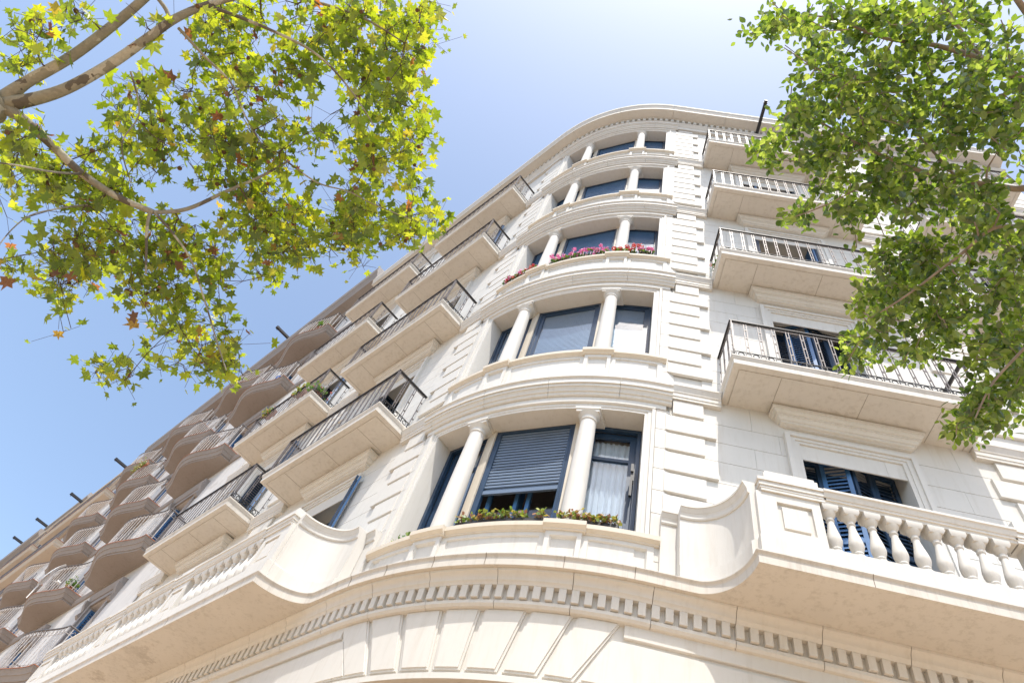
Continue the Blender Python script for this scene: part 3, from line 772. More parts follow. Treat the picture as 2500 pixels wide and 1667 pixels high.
# hoist beams and roof things on the corner building
def beam(F, u, v0, v1, z, parent, r=.055, name='hoist_beam'):
    m = MB(); m.box(lambda x, y, zz: F(u+x, y, z+zz), -r, r, v0, v1, -r, r)
    m.box(lambda x, y, zz: F(u+x, y, z+zz), -r-.012, r+.012, v1-.09, v1-.06, -r-.012, r+.012)
    o = m.build(name, 'iron', parent)
    m = MB(); c = F(u, v1-.12, z-r-.045); pts = [(c[0]+.035*math.cos(t), c[1], c[2]+.045*math.sin(t)) for t in [2*math.pi*i/10 for i in range(11)]]
    m.tube(pts, .008, 4); m.build('ring', 'iron', o)
    return o
beam(FR, 4.25, .13, 1.10, 22.93, B, .042)

# ------------------------------------------------------------------ neighbour with curved balconies
N = empty('neighbour_building', FL(20, 0, 0), 'grey rendered apartment block with wavy fronted balconies beyond the cream corner building', 'building')
N.location = (0, 0, 0)
NZ = [4.05, 7.5, 10.97, 14.43, 17.9, 21.3]; NC = [14.1+4.5*i for i in range(4)]; N0, N1 = UEND+.02, 30.1
m = MB()
m.box(FL, N0, N1, -.5, -.02, .14, NZ[0])
for i, z in enumerate(NZ):
    zt_ = NZ[i+1] if i < 5 else 24.3; top = z+2.45; xs = [N0]+[q for c in NC for q in (c-.62, c+.62)]+[N1]
    for a, b in zip(xs[::2], xs[1::2]): m.box(FL, a, b, -.5, -.02, z, top)
    m.box(FL, N0, N1, -.5, -.02, top, zt_)
m.build('wall', 'nwall', N)
m = MB()
for i, z in enumerate(NZ):
    m.sweep(FL, [(-.03, z-.30), (.02, z-.30), (.03, z-.26), (.06, z-.20), (.06, z-.15), (-.03, z-.13)], [N0, N1])
    for c in NC:
        for s_ in (-1, 1): a, b = sorted((c+s_*.62, c+s_*.78)); m.box(FL, a, b, -.03, .03, z, z+2.62)
        m.box(FL, c-.78, c+.78, -.03, .031, z+2.46, z+2.62); m.sweep(FL, [(-.02, z+2.62), (.05, z+2.62), (.12, z+2.74), (.12, z+2.78), (-.02, z+2.80)], [c-.9, c+.9])
        for s_ in (-1, 1):
            m.loft([[FL(c+s_*.86-.07, vv, zz), FL(c+s_*.86+.07, vv, zz), FL(c+s_*.86+.07, -.02, zz), FL(c+s_*.86-.07, -.02, zz)] for vv, zz in ((.03, z+2.15), (.10, z+2.22), (.05, z+2.36), (.12, z+2.5), (.14, z+2.62))])
m.build('facade_moulding', 'nstone', N, smooth=35)
m = MB(); m.sweep(FL, [(-.02, 23.45), (.04, 23.45), (.06, 23.52), (.12, 23.60), (.14, 23.66), (.46, 23.78), (.47, 23.95), (.50, 23.99), (.52, 24.08), (.58, 24.18), (.60, 24.2), (.60, 24.36), (.62, 24.40), (.62, 24.5), (-.6, 24.6), (-.6, 23.45)], [N0, N1])
m.build('roof_cornice', 'nstone', N, smooth=35)
m = MB(); m.prism([FL(N0, -.5, 0)[:2], FL(N1, -.5, 0)[:2], FL(N1, -11, 0)[:2], FL(N0, -11, 0)[:2]], .14, 24.2); m.build('rear_block', 'nwall', N)
def wavy(P0=.50, amp=.36, hw=1.7, n=30):
    return [(-hw+2*hw*i/n, P0+amp*math.sin(math.pi*i/n)**2) for i in range(n+1)]
def make_wavy(rail_mat='nbarl'):
    front = wavy(); base = [(-1.7, -.03)]+front+[(1.7, -.03)]
    m = MB(); loops = []
    for d, z in [(0, -.012), (0, -.035), (.012, -.04), (.02, -.06), (.05, -.09), (.055, -.12), (.075, -.125), (.085, -.15), (.12, -.19), (.125, -.22), (.155, -.225), (.155, -.27)]:
        o_ = offset(base, d); o_[0] = (o_[0][0], -.03); o_[-1] = (o_[-1][0], -.03); loops.append([FC(a, b, z) for a, b in o_])
    m.loft(loops); slab = m.build('balcony', 'nstone', None, smooth=40)
    m = MB(); m.loft([[FC(a, b, z) for a, b in offset(base, -.012)] for z in (-.012, 0.008)]); m.build('tile_edge', 'terra', slab)
    m = MB(); ins = offset(base, .06); path = ins[1:-1]; path = [(path[0][0], 0.)]+path+[(path[-1][0], 0.)]
    # resample at even spacing
    P = [Vector(p) for p in path]; out = []; acc = 0; nx = 0
    for a, b in zip(P, P[1:]):
        L = (b-a).length; t = nx-acc
        while t <= L:
            out.append(a+(b-a)*(t/L)); nx += .14; t = nx-acc
        acc += L
    for p in out: m.box(lambda x, y, z: FC(p.x+x, p.y+y, z), -.008, .008, -.008, .008, .0, .95)
    for z0, z1, t in ((.10, .112, .007), (.80, .812, .007)):
        for a, b in zip(P, P[1:]): m.bar(FC(a.x, a.y, z0), FC(b.x, b.y, z0), t, 4)
    for i in range(0, len(out)-1):
        a, b = out[i], out[i+1]; c = (a+b)/2
        m.tube([FC(a.x, a.y, .81), FC(c.x, c.y, .90), FC(b.x, b.y, .81)], .006, 4)
    m.build('railing', rail_mat, slab)
    m = MB(); m.tube([FC(p.x, p.y, .955) for p in P], .02, 6); m.build('handrail', 'nbar', slab)
    return slab
def make_ndoor():
    m = MB()
    for s_ in (-1, 1): m.box(FC, *sorted((s_*.62, s_*.56)), -.36, -.3, 0, 2.45)
    m.box(FC, -.56, .56, -.36, -.3, 2.38, 2.449); m.box(FC, -.03, .03, -.35, -.29, 0, 2.38)
    d = m.build('balcony_door', 'blue', None)
    m = MB(); m.box(FC, -.56, .56, -.345, -.335, .02, 2.38); m.build('pane', 'darkglass', d)
    m = MB(); leaf(m, (-.60, .06), (-.585, .28), .02, 2.4); leaf(m, (.60, .06), (.585, .28), .02, 2.4); m.build('shutter', 'blue_lit', d)
    return d
wv = make_wavy(); nd = make_ndoor(); a_ = b_ = True
for z in NZ[1:]:
    for c in NC:
        o = wv if a_ else copy_tree(wv); a_ = False; put(o, 'L', c, z, N)
        o = nd if b_ else copy_tree(nd); b_ = False; put(o, 'L', c, z, N)
for u in (17.2, 24.3): pass
beam(FL, 17.45, .5, 1.32, 24.56, N, .055)
# ------------------------------------------------------------------ third and fourth buildings
T3 = empty('ochre_building', (0, 0, 0), 'ochre apartment block with long straight balconies far down the left street front', 'building')
m = MB(); m.box(FL, 30.12, 46, -10, -.02, .14, 24.0); m.build('wall', 'nwall', T3)
m = MB(); m.sweep(FL, [(-.02, 23.9), (.05, 23.9), (.12, 24.05), (.28, 24.15), (.30, 24.4), (.42, 24.5), (.42, 24.62), (-.5, 24.7), (-.5, 23.9)], [30.12, 46]); m.build('roof_cornice', 'tstone', T3, smooth=35)
def straight_balcony(u0, u1, z, par):
    m = MB()
    m.loft([[FL(u0+d, -.02, zz), FL(u1-d, -.02, zz), FL(u1-d, .62-d, zz), FL(u0+d, .62-d, zz)] for d, zz in ((0, z-.01), (0, z-.05), (.05, z-.12), (.05, z-.2), (.1, z-.26), (.1, z-.28))])
    o = m.build('balcony', 'tstone', par, smooth=35)
    m = MB(); m.box(FL, u0-.02, u1+.02, -.02, .64, z-.0095, z+.012); m.build('tile_edge', 'terra', o)
    m = MB(); n = int((u1-u0)/.13)
    for i in range(n+1):
        u = u0+.05+(u1-u0-.1)*i/n; m.box(lambda x, y, zz: FL(u+x, .58+y, z+zz), -.008, .008, -.008, .008, .01, .95)
    for i in range(5):
        m.box(lambda x, y, zz: FL(u0+.05+x, .1+.11*i+y, z+zz), -.008, .008, -.008, .008, .01, .95)
    m.box(FL, u0+.03, u1-.03, .56, .60, z+.95, z+.97); m.box(FL, u0+.03, u0+.07, 0, .56, z+.95, z+.97)
    m.build('railing', 'nbar', o)
straight_balcony(30.5, 38.6, 21.6, T3); straight_balcony(39.6, 45.6, 21.6, T3); straight_balcony(30.5, 45.6, 18.3, T3); straight_balcony(30.5, 45.6, 14.9, T3)
for z in (14.9, 18.3, 21.6):
    for u in (32.5, 36.2, 41.2, 44.3):
        if z > 20 or z < 20:
            m = MB(); m.box(FL, u-.5, u+.5, -.05, -.015, z+.01, z+2.2); m.box(FL, u-.58, u+.58, -.05, .02, z+2.2, z+2.35); d = m.build('balcony_door', 'blue', T3)
beam(FL, 33.1, .35, 1.22, 24.66, T3, .065); beam(FL, 38.7, .35, 1.26, 24.66, T3, .065)
T4 = empty('far_building', (0, 0, 0), 'tall dark roofed block farthest down the left street front', 'building')
m = MB(); m.box(FL, 46.02, 75, -10, -.02, .14, 25.2); m.build('wall', 'nwall', T4)
m = MB(); m.sweep(FL, [(-.02, 24.8), (.1, 24.8), (.3, 25.1), (.55, 25.3), (.6, 25.6), (-.6, 25.7), (-.6, 24.8)], [46.02, 75]); m.build('roof_cornice', 'nstone', T4, smooth=35)
m = MB(); m.box(FL, 41.6, 60, -4.5, .1, 26.0, 26.9); m.sweep(FL, [(.1, 26.5), (.3, 26.7), (.3, 27.), (-1, 27.05), (-1, 26.5)], [41.5, 60.2]); 
m.box(FL, 42.0, 59.5, -4.4, -.3, 24.0, 26.0); m.build('attic_storey', 'nstone', T4)
beam(FL, 48.2, .2, 1.2, 26.95, T4, .07); beam(FL, 52.2, .2, 1.2, 26.95, T4, .07)

# ------------------------------------------------------------------ plants on the bay sills
def leafpatch(m, c, r, n, size, flat=.5, rnd=None):
    for _ in range(n):
        p = Vector(c)+Vector((random.gauss(0, r[0]), random.gauss(0, r[1]), random.gauss(0, r[2])))
        nrm = Vector((random.gauss(0, 1), random.gauss(-.6, 1), random.gauss(.8, 1))).normalized()
        a = nrm.orthogonal().normalized(); a.rotate(Matrix.Rotation(random.random()*6.28, 3, nrm)); b = nrm.cross(a)
        s_ = size*random.uniform(.6, 1.25)
        pts = [p+a*math.cos(t)*s_*q+b*math.sin(t)*s_*q for t, q in [(2*math.pi*i/7, 1 if i else .45) for i in range(7)]]
        m.add(pts, [tuple(range(7))], random.random() if rnd is None else rnd())
def blossom(m, c, r, n=26, ps=.014):
    for _ in range(n):
        d = Vector((random.gauss(0, 1), random.gauss(0, 1), random.gauss(0, 1))).normalized(); p = Vector(c)+d*r*random.uniform(.7, 1.1)
        a = d.orthogonal().normalized(); a.rotate(Matrix.Rotation(random.random()*6.28, 3, d)); b = d.cross(a); s_ = ps*random.uniform(.7, 1.2)
        m.add([p+a*s_, p+b*s_*.8, p-a*s_, p-b*s_*.8], [(0, 1, 2, 3)], random.random())
def flower_box(k, t0, t1, label, leafm, blooms, hgt=.12, dens=70, gaps=1., group='flower boxes on the curved window sills', trough=True):
    z = Z[k]+(.50 if k == 1 else .52)+.062
    n_ = lambda t: -.40-(t*t)/9.0
    c = TN((t0+t1)/2, n_((t0+t1)/2)); root = empty('flower_box', (c[0], c[1], z), label, 'flower box', group)
    if trough:
        m = MB(); q = lambda t, d: (TN(t, n_(t)+d)[0]-c[0], TN(t, n_(t)+d)[1]-c[1])
        ts = [t0+(t1-t0)*i/4 for i in range(5)]
        m.prism([q(t, .05) for t in ts]+[q(t, -.07) for t in ts[::-1]], 0.002, .085); m.build('trough', 'rubber', root)
        m = MB(); m.prism([q(t, .04) for t in ts]+[q(t, -.06) for t in ts[::-1]], .0855, .092); m.build('soil', 'soil', root)
    m = MB(); st = MB()
    nn = int(dens*abs(t1-t0))
    for i in range(nn):
        t = random.uniform(min(t0, t1), max(t0, t1)); 
        if random.random() > gaps: continue
        b = TN(t, n_(t)+random.uniform(-.02, .09)); h = random.uniform(.04, hgt)*(1.4 if random.random() < .15 else 1)
        p = (b[0]-c[0], b[1]-c[1], (.08 if trough else .0)+h); st.bar((p[0], p[1], .05 if trough else 0), p, .003, 3)
        leafpatch(m, p, (.02, .02, .02), 4, .026)
    m.build('leaves', leafm, root, fix=False); tag(st.build('stems', 'twig', root), kind='stuff')
    for (t, h, col, r) in blooms:
        b = TN(t, n_(t)+random.uniform(.03, .12)); m = MB(); p = (b[0]-c[0], b[1]-c[1], .08+h); blossom(m, p, r*1.25, 34, .018); m.bar((p[0], p[1], .06), p, .003, 3)
        m.r += [0.]*(len(m.f)-len(m.r)); m.build('blossom', col, root, fix=False)
flower_box(1, -.50, .56, 'window box of straggly green and dried brown geraniums below the half open roller shutter', 'dryleaf', [], .085, 75)
flower_box(1, .70, 1.33, 'window box of dried geraniums below the net curtained right window, lowest floor', 'dryleaf', [], .075, 95)
flower_box(1, -1.40, -.98, 'small sparse green sprigs on the left end of the lowest curved sill', 'geranium', [], .07, 30, .7, trough=False)
rb = random.Random(5)
flower_box(3, -.57, .60, 'window box massed with pink geraniums in the middle of the curved bay', 'geranium', [(-.55+1.12*i/27+rb.uniform(-.02, .02), rb.uniform(.05, .24) if i % 3 else rb.uniform(.22, .31), 'pink', rb.uniform(.028, .042)) for i in range(28)], .12, 110)
flower_box(3, .74, 1.42, 'window box of bright red and some pink geraniums at the right of the bay', 'geranium', [(.76+.45*i/10+rb.uniform(-.03, .03), rb.uniform(.06, .26), 'red', rb.uniform(.032, .046)) for i in range(11)]+[(1.18+.24*i/6, rb.uniform(.10, .24), 'pink', .03) for i in range(7)], .13, 120)
flower_box(3, -1.62, -.85, 'window box of pink and coral geraniums at the left end of the bay', 'geranium', [(-1.60+.72*i/15+rb.uniform(-.02, .02), rb.uniform(.03, .17), ('pink', 'coral', 'red', 'pink')[i % 4], rb.uniform(.028, .04)) for i in range(16)], .11, 100)
def pot_plant(F, u, v, z, label, leafm='geranium', blooms=None, s_=1., trail=False, group='potted plants on the balconies'):
    p = F(u, v, z); root = empty('potted_plant', p, label, 'potted plant', group)
    m = MB(); m.lathe((0, 0), [(.07*s_, 0), (.10*s_, .15*s_), (.115*s_, .155*s_), (.115*s_, .18*s_), (.09*s_, .18*s_), (.085*s_, .165*s_)], 14); m.build('pot', 'terra', root, smooth=40)
    m = MB()
    for _ in range(46): leafpatch(m, (random.gauss(0, .07*s_), random.gauss(0, .07*s_), .28*s_+random.gauss(0, .06*s_)), (.03, .03, .03), 3, .032*s_)
    m.build('leaves', leafm, root, fix=False)
    if blooms:
        m = MB()
        for _ in range(7): blossom(m, (random.gauss(0, .09*s_), random.gauss(0, .09*s_), .36*s_+random.gauss(0, .05)), .03, 18)
        m.build('blossoms', blooms, root, fix=False)
    return root
pot_plant(FL, 7.15, .48, Z[3], 'potted coral geranium behind the corner of the third floor iron balcony rail, left front', 'geranium', 'coral', 1.3)
pot_plant(FL, 17.3, .38, NZ[2], 'clipped green bush in a terracotta pot on a wavy balcony corner', 'geranium', None, 1.15)
pot_plant(FL, 13.2, .40, NZ[5], 'leafy green plant behind the bars of the topmost wavy balcony beside the cream building', 'geranium', None, 1.9)
pot_plant(FR, 2.72, .22, Z[3], 'small coral flowered pot behind the left end bars of a right front balcony', 'geranium', 'coral', .9)
def trailing(F, u0, u1, v, z, label):
    p = F((u0+u1)/2, v, z); root = empty('trailing_plant', p, label, 'plant', 'plants trailing over balcony rails'); m = MB(); st = MB()
    for _ in range(int(70*(u1-u0))+20):
        q = F(random.uniform(u0, u1), v+random.gauss(.03, .04), z+random.gauss(-.02, .07)); leafpatch(m, (q[0]-p[0], q[1]-p[1], q[2]-p[2]), (.03, .03, .03), 3, .03)
    m.build('leaves', 'dryleaf', root, fix=False)
    st.box(lambda x, y, zz: (F(x, v-.06+y, 0)[0]-p[0], F(x, v-.06+y, 0)[1]-p[1], zz), u0, u1, -.05, .05, -.12, 0); st.build('trough', 'terra', root)
trailing(FL, 8.0, 8.35, .6, Z[3]+.98, 'yellow green plant trailing over the middle of a long iron balcony rail')
trailing(FL, 9.3, 9.7, .6, Z[3]+.98, 'reddish green plant trailing over the far end of a long iron balcony rail')
trailing(FL, 22.4, 23.6, .8, NZ[4]+1.0, 'pale green creeper spilling over a wavy balcony rail near the roof')
# satellite dish on a wavy balcony
p = FL(19.9, .78, NZ[2]+1.0); D = empty('satellite_dish', p, 'white satellite dish and feed arm fixed to a wavy balcony rail', 'satellite dish')
m = MB(); n = 20; loops = []
ax = Vector((.80, .52, -.30)).normalized(); e1 = ax.orthogonal().normalized(); e2 = ax.cross(e1); c0 = Vector((0, 0, .35))
for r, d in ((.001, 0.), (.17, .012), (.32, .045), (.44, .09), (.445, .082), (.32, .035), (.17, .002), (.001, -.01)):
    loops.append([c0+e1*r*math.cos(2*math.pi*i/n)+e2*r*math.sin(2*math.pi*i/n)+ax*d for i in range(n)])
m.loft(loops); m.build('dish', 'white', D, smooth=40)
m = MB(); m.tube([c0-e1*.27+ax*.05, c0-e1*.2+ax*.28, c0+ax*.4], .014, 6); m.tube([(0, 0, -.6), (0, 0, .3)], .02, 6); m.build('arm', 'white', D)
m = MB(); hd = c0+ax*.4; m.loft([[hd+e1*r*math.cos(2*math.pi*i/10)+e2*r*math.sin(2*math.pi*i/10)+ax*d for i in range(10)] for r, d in ((.035, -.06), (.05, -.02), (.05, .04), (.03, .07))]); m.build('feed_horn', 'white', D, smooth=40)
# blue bucket, antenna
p = FL(13.0, .35, NZ[4]); bk = empty('bucket', p, 'bright blue plastic tub on a wavy balcony', 'bucket'); m = MB(); m.lathe((0, 0), [(.13, 0), (.19, .3), (.2, .3), (.2, .32), (.17, .32), (.12, .02)], 18); 
M['bucketblue'] = plain('blue_plastic', (.02, .16, .55), .4); m.build('tub', 'bucketblue', bk, smooth=40)
p = FL(9.6, .05, 23.55); an = empty('tv_antenna', p, 'thin metal television aerial standing on the left edge of the cream roof', 'antenna'); m = MB()
m.tube([(0, 0, 0), (0, 0, 1.5)], .018, 6); m.build('mast', 'metalgrey', an); m = MB()
m.tube([(.5, -.1, 1.35), (-.55, .1, 1.45)], .01, 4)
for i in range(9):
    x = -.5+.12*i; c = Vector((x, -.18*x, 1.40-.09*x)); m.bar(c+Vector((0, 0, .22)), c-Vector((0, 0, .22)), .006, 4)
m.build('elements', 'metalgrey', an)
# ------------------------------------------------------------------ trees (near the camera, in front of the building)
def at(px, py, d):        # point seen at source pixel (2500 wide photo) at distance d metres
    v = CF+CR*((px-1250)/1652.154)-CU*((py-833.5)/1652.154)
    return CAM+v.normalized()*d
def DD(x, y, d): return at(x*1.0629, y*1.0629, d)
def smooth_path(pts, rad, sub=6):
    P, Rr = [], []
    n = len(pts)
    for i in range(n-1):
        p0, p1, p2, p3 = pts[max(i-1, 0)], pts[i], pts[i+1], pts[min(i+2, n-1)]
        for j in range(sub):
            t = j/sub
            P.append(.5*((2*p1)+(p2-p0)*t+(2*p0-5*p1+4*p2-p3)*t*t+(3*p1-p0-3*p2+p3)*t**3)); Rr.append(rad[i]+(rad[i+1]-rad[i])*t)
    P.append(pts[-1]); Rr.append(rad[-1]); return P, Rr
def grow(nodes, targets, maxlen=.22, droop=.0):
    """attach each target to nearest node of the existing structure by a short bent twig; returns list of paths"""
    tw = []; import heapq
    nodes = list(nodes)
    from mathutils import kdtree
    remaining = sorted(targets, key=lambda t: min((t-n[0]).length_squared for n in nodes[::3]))
    for t in remaining:
        best = min(nodes, key=lambda n: (n[0]-t).length_squared)
        a = best[0]; L = (t-a).length
        if L < .02: continue
        k = max(2, int(L/maxlen)); path = [a]
        side = Vector((random.gauss(0, 1), random.gauss(0, 1), random.gauss(0, 1)))*.07*L
        for i in range(1, k+1):
            f = i/k; p = a.lerp(t, f)+side*math.sin(math.pi*f)+Vector((random.gauss(0, .012), random.gauss(0, .012), random.gauss(0, .012)))
            path.append(p)
        path[-1] = t
        r0 = min(best[1]*.75, .006+.012*L); rr = [r0+(.0035-r0)*i/k for i in range(k+1)]
        tw.append((path, rr))
        for p, r in list(zip(path, rr))[1:]: nodes.append((p, r))
    return tw, nodes
PL = []
for ang, r in [(90, 1.0), (72, .52), (58, .62), (40, .90), (25, .50), (8, .55), (-14, .72), (-35, .38), (-62, .34), (-90, .10)]: PL.append((math.radians(ang), r))
PL = PL+[(math.pi-a, r) for a, r in PL[::-1][1:-1]]
def plane_leaf(m, p, nrm, tip, s_, rnd):
    b = nrm.cross(tip).normalized(); c = p; cup = random.uniform(-.5, .25); fold = random.uniform(-.1, .45)
    vs = [c+nrm*(.02*s_)]
    for a, r in PL:
        x = math.cos(a)*r; y = math.sin(a)*r; vs.append(c+(b*x+tip*y)*s_*.62+nrm*(cup*(x*x+y*y)+fold*abs(x)+.25*cup*y)*s_*.5)
    n = len(PL); m.add(vs, [(0, i+1, (i+1) % n+1) for i in range(n)], rnd)
def oval_leaf(m, p, nrm, tip, s_, rnd):
    b = nrm.cross(tip).normalized(); f = random.uniform(.05, .3); w_ = .34
    q = [(0, -.5, 0), (w_*.8, -.25, f), (w_, .05, f), (w_*.6, .32, f*.7), (0, .56, -.1), (-w_*.6, .32, f*.7), (-w_, .05, f), (-w_*.8, -.25, f)]
    vs = [p+(b*x+tip*y)*s_+nrm*z*s_*.35 for x, y, z in q]+[p]
    m.add(vs, [(8, i, (i+1) % 8) for i in range(8)], rnd)
def blobs(bl, n, dspread, d0, push=0.):
    tot = sum(b[4] for b in bl); out = []
    for b in bl:
        k = max(1, int(round(n*b[4]/tot)))
        for _ in range(k):
            a = random.random()*6.283; r = math.sqrt(random.random())
            dd = (b[5] if len(b) > 5 else d0)+random.uniform(-dspread, dspread)+push
            out.append(DD(b[0]+b[2]*r*math.cos(a), b[1]+b[3]*r*math.sin(a), dd))
    return out
# --- plane tree on the left
random.seed(4)
hub = DD(-8, 240, 6.2)
PT = empty('plane_tree', (0, 0, 0), 'plane tree with mottled pale limbs and star shaped yellow green leaves, left of the building', 'tree')
limbs = [
    ([hub, DD(60, 190, 6.15), DD(165, 130, 6.1), DD(270, 50, 6.1), DD(350, -20, 6.1), DD(420, -90, 6.2)], [.115, .075, .068, .062, .055, .045]),
    ([hub, DD(60, 232, 6.1), DD(150, 205, 6.0), DD(250, 150, 5.95), DD(330, 95, 5.9), DD(400, 45, 5.9), DD(475, 12, 5.95), DD(560, -10, 6.0)], [.115, .085, .072, .068, .062, .056, .046, .036]),
    ([hub, DD(40, 265, 6.1), DD(110, 325, 6.0), DD(190, 400, 5.9), DD(270, 452, 5.85), DD(352, 488, 5.8)], [.11, .072, .058, .050, .046, .040]),
    ([DD(352, 488, 5.8), DD(430, 480, 5.85), DD(520, 440, 5.9), DD(600, 405, 6.0), DD(660, 372, 6.0)], [.032, .029, .026, .021, .014]),
    ([DD(345, 485, 5.8), DD(338, 520, 5.75), DD(336, 580, 5.7), DD(335, 630, 5.65)], [.026, .022, .018, .012]),
    ([DD(355, 488, 5.8), DD(400, 540, 5.7), DD(440, 600, 5.6), DD(470, 690, 5.5), DD(500, 790, 5.4), DD(520, 850, 5.3)], [.022, .017, .014, .012, .010, .007]),
    ([DD(392, 50, 5.9), DD(380, 20, 6.0), DD(352, -15, 6.1)], [.030, .028, .022]),
    ([DD(410, 65, 5.9), DD(470, 130, 5.8), DD(530, 190, 5.7), DD(560, 260, 5.6), DD(600, 330, 5.6)], [.022, .018, .014, .011, .008]),
    ([DD(475, 12, 5.95), DD(600, 60, 5.9), DD(720, 120, 5.8), DD(800, 200, 5.7), DD(860, 290, 5.6)], [.026, .022, .018, .013, .008]),
    ([DD(560, -10, 6.0), DD(700, 0, 6.2), DD(830, 40, 6.2), DD(930, 100, 6.1)], [.030, .024, .018, .010]),
    ([DD(190, 400, 5.9), DD(120, 395, 5.7), DD(40, 380, 5.6), DD(-40, 370, 5.6)], [.018, .014, .011, .008]),
    ([DD(200, 470, 5.9), DD(130, 480, 5.7), DD(60, 500, 5.6), DD(0, 560, 5.5), DD(-20, 620, 5.5)], [.012, .010, .008, .007, .005]),
    ([DD(660, 372, 6.0), DD(730, 420, 5.9), DD(800, 440, 5.8), DD(860, 470, 5.7), DD(960, 510, 5.6)], [.014, .012, .010, .008, .005]),
    ([DD(300, 165, 5.9), DD(320, 260, 5.8), DD(280, 330, 5.7), DD(300, 420, 5.6)], [.014, .011, .009, .007]),
]
m = MB(); nodes = []
trunk_base = Vector((hub.x-.35, hub.y-.05, 0))
for i, (p, r) in enumerate([([trunk_base, Vector((hub.x-.33, hub.y-.04, 2.0)), Vector((hub.x-.2, hub.y-.02, hub.z-.9)), hub+Vector((-.02, 0, 0))], [.26, .22, .17, .13])]+limbs):
    r = [q*(.54 if i else 1) for q in r]
    P, Rr = smooth_path(p, r)
    m.tube(P, Rr, 12 if max(r) > .03 else 7)
    if i: nodes += list(zip(P, Rr))
m.build('trunk', 'plane_bark', PT, smooth=60)
LB = [(640, 90, 190, 110, 10, 6.0), (860, 90, 150, 100, 11, 6.0), (860, 250, 120, 110, 8, 5.9), (930, 300, 75, 90, 3), (620, 270, 160, 110, 9, 5.6), (500, 130, 60, 60, 1.3), (440, 250, 60, 50, 1.6), (880, 410, 90, 90, 6), (960, 510, 55, 45, 3), (860, 520, 90, 50, 5), (740, 520, 120, 75, 7), (600, 520, 90, 80, 5), (560, 400, 120, 70, 5), (430, 330, 120, 80, 5), (330, 250, 60, 70, 2), (300, 370, 110, 70, 4), (200, 450, 110, 50, 4), (90, 400, 90, 45, 4), (60, 320, 60, 35, 2), (290, 560, 130, 70, 6), (170, 600, 70, 60, 3), (140, 660, 45, 35, 1.2), (420, 560, 100, 70, 4), (420, 680, 100, 90, 5.5), (300, 690, 50, 50, 1.4), (470, 790, 90, 75, 5), (530, 860, 45, 30, 1.2), (270, 840, 50, 45, 1.6), (620, 610, 55, 50, 2), (530, 40, 70, 40, 2), (330, 60, 50, 30, .35), (100, 75, 80, 35, 1.3), (60, 130, 50, 35, 1.), (180, 15, 40, 20, .5), (15, 590, 28, 50, .7), (35, 500, 40, 16, .35), (150, 760, 22, 12, .3), (255, 230, 40, 20, .15), (760, 590, 60, 25, 1), (1000, 20, 40, 40, 1), (820, 600, 30, 20, .5), (380, 845, 20, 12, .15)]
targets = blobs(LB, 820, .75, 5.8, .8)
tw, nodes = grow(nodes, targets)
m = MB()
for P, Rr in tw: m.tube(P, Rr, 4)
tag(m.build('twigs', 'twig', PT), kind='stuff')
m = MB(); st = MB(); seeds = []
for P, Rr in tw:
    tip = P[-1]; d = (P[-1]-P[-2]).normalized()
    for i in range(random.choice((5, 6, 7, 8, 9))):
        q = P[max(0, len(P)-1-random.randrange(0, min(3, len(P))))]
        off = Vector((random.gauss(0, .085), random.gauss(0, .085), random.gauss(-.02, .07)))
        p = q+off; nrm = Vector((random.gauss(0, .75), random.gauss(0, .75), 1)).normalized()
        tp = (off+Vector((0, 0, -.03))).normalized(); tp = (tp-nrm*tp.dot(nrm)).normalized()
        s_ = random.choice((.06, .08, .10, .115, .13))*random.uniform(.8, 1.2)
        plane_leaf(m, p, nrm, tp, s_, min(1, max(0, random.betavariate(1.6, 2.0)+(random.random() < .03)*.4)))
        st.bar(q, p-tp*.03, .0018, 3)
    if random.random() < .16: seeds.append(tip+Vector((random.gauss(0, .03), random.gauss(0, .03), -.07)))
m.build('foliage', 'plane_leaf', PT, fix=False); tag(st.build('leaf_stalks', 'twig', PT), kind='stuff')
m = MB(); m.lathe((0, 0), [(.0015, .058), (.0015, .02), (.009, .0165), (.0165, .007), (.018, 0), (.0165, -.007), (.009, -.0165), (.001, -.018)], 9); ball = m.build('seed_ball', 'seed', PT, smooth=60)
for i, p in enumerate(seeds[:95]):
    o = ball if i == 0 else ball.copy()
    if i: COL.objects.link(o); o.parent = PT
    o.location = p
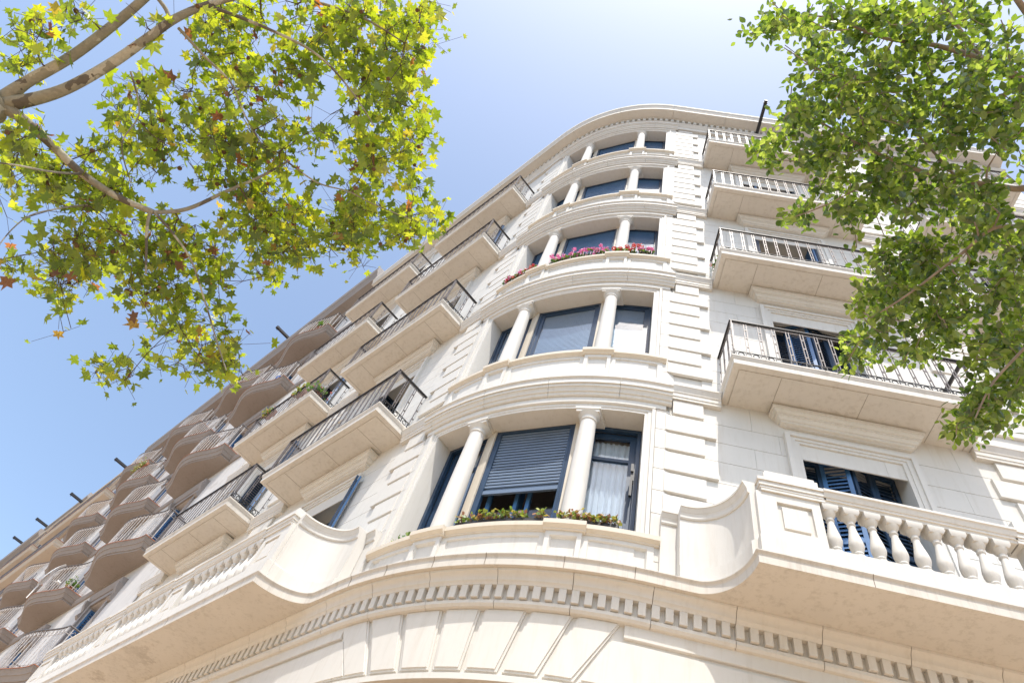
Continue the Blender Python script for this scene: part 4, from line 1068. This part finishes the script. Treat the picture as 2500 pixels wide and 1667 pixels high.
# --- small leaved tree on the right
random.seed(9)
ET = empty('elm_tree', (0, 0, 0), 'dense green small leaved tree overhanging the right facade', 'tree')
tk = DD(2520, 660, 5.4)
el = [
    ([tk, DD(2430, 440, 5.4), DD(2330, 434, 5.4), DD(2200, 412, 5.4), DD(2100, 388, 5.4), DD(2000, 345, 5.4), DD(1900, 290, 5.4), DD(1830, 250, 5.4)], [.07, .050, .036, .030, .024, .017, .012, .008]),
    ([tk, DD(2450, 300, 5.7), DD(2352, 190, 5.7), DD(2260, 140, 5.6), DD(2150, 105, 5.5), DD(2030, 88, 5.4), DD(1900, 40, 5.3), DD(1800, 45, 5.3)], [.08, .058, .048, .036, .028, .018, .010, .006]),
    ([DD(2380, 60, 5.9), DD(2330, -10, 5.9), DD(2300, -60, 6.0)], [.04, .034, .03]), ([tk, DD(2480, 200, 5.9), DD(2380, 60, 5.9)], [.06, .05, .04]),
    ([tk, DD(2450, 560, 5.2), DD(2300, 520, 5.1), DD(2200, 590, 5.0), DD(2080, 680, 4.9), DD(2000, 730, 4.9)], [.05, .030, .020, .016, .012, .007]),
    ([tk, DD(2440, 700, 5.0), DD(2352, 800, 4.9), DD(2280, 880, 4.8), DD(2240, 960, 4.7)], [.05, .024, .016, .012, .007]),
    ([DD(2100, 388, 5.4), DD(2000, 420, 5.2), DD(1900, 470, 5.1), DD(1820, 500, 5.1)], [.014, .011, .009, .006]),
    ([DD(2260, 140, 5.6), DD(2200, 60, 5.7), DD(2150, -20, 5.8)], [.024, .018, .012]),
    ([DD(2000, 345, 5.4), DD(1950, 200, 5.3), DD(1880, 160, 5.2), DD(1800, 110, 5.2)], [.012, .010, .008, .005]),
    ([DD(2200, 412, 5.4), DD(2100, 300, 5.6), DD(2020, 210, 5.6)], [.018, .012, .008]),
]
m = MB(); nodes = []
tb = Vector((tk.x+.5, tk.y-.1, 0))
for i, (p, r) in enumerate([([tb, Vector((tk.x+.42, tk.y-.08, 2.2)), Vector((tk.x+.2, tk.y, tk.z-.8)), tk], [.2, .17, .12, .085])]+el):
    r = [q*(.55 if i else 1) for q in r]
    P, Rr = smooth_path(p, r); m.tube(P, Rr, 10 if max(r) > .02 else 6)
    if i: nodes += list(zip(P, Rr))
m.build('trunk', 'elm_bark', ET, smooth=60)
RB = [(2200, 60, 170, 110, 10, 5.7), (2030, 60, 110, 60, 4), (1900, 60, 80, 40, 2), (1800, 55, 60, 28, .9), (1740, 70, 40, 12, .9), (1790, 50, 60, 16, 1.2), (1850, 110, 60, 30, 1), (1960, 160, 110, 70, 6), (2120, 200, 150, 90, 10), (2290, 220, 100, 110, 9), (1880, 170, 80, 40, 2), (1930, 260, 130, 60, 7), (2080, 300, 130, 70, 8), (1850, 265, 70, 35, 2), (1830, 340, 90, 45, 4.5), (1760, 340, 45, 22, 1), (1950, 380, 110, 50, 6), (2080, 420, 90, 50, 4), (2250, 380, 110, 90, 6), (1900, 470, 80, 35, 2.2), (1830, 500, 45, 25, .9), (1980, 470, 80, 50, 3.5), (2170, 520, 140, 90, 8), (2290, 560, 90, 100, 8), (2050, 590, 100, 55, 5), (2130, 660, 110, 60, 7), (2030, 690, 80, 60, 5.5), (1990, 790, 60, 40, 2.4), (1960, 830, 30, 20, .6), (2100, 800, 70, 40, 2.5), (2110, 740, 70, 50, 3), (2200, 740, 70, 60, 4), (2310, 720, 70, 100, 8), (2290, 840, 75, 70, 6), (2240, 920, 50, 55, 4), (2205, 970, 28, 40, 1.8), (2310, 930, 50, 50, 2.4), (2250, 990, 20, 22, .5), (2350, 870, 30, 60, 2), (1900, 10, 40, 15, 1), (1770, 0, 0, 0, .05), (1990, 20, 50, 30, 1.5)]
targets = blobs(RB, 1050, .8, 5.4, .35)
tw, nodes = grow(nodes, targets)
m = MB()
for P, Rr in tw: m.tube(P, Rr, 4)
tag(m.build('twigs', 'elm_bark', ET), kind='stuff')
m = MB()
for P, Rr in tw:
    n = len(P)
    for i in range(random.choice((9, 11, 13, 14, 15))):
        j = max(0, n-1-int(abs(random.gauss(0, 1.4)))); q = P[j]
        d = (P[j]-P[max(j-1, 0)]); d = d.normalized() if d.length > 1e-4 else Vector((0, 0, 1))
        off = Vector((random.gauss(0, .042), random.gauss(0, .042), random.gauss(-.03, .03)))
        nrm = Vector((random.gauss(0, .95), random.gauss(0, .95), 1)).normalized(); tp = (d*.4+off*12+Vector((0, 0, -.3))); tp = (tp-nrm*tp.dot(nrm)).normalized()
        oval_leaf(m, q+off, nrm, tp, random.uniform(.038, .068), random.betavariate(2, 2.2))
m.build('foliage', 'elm_leaf', ET, fix=False)
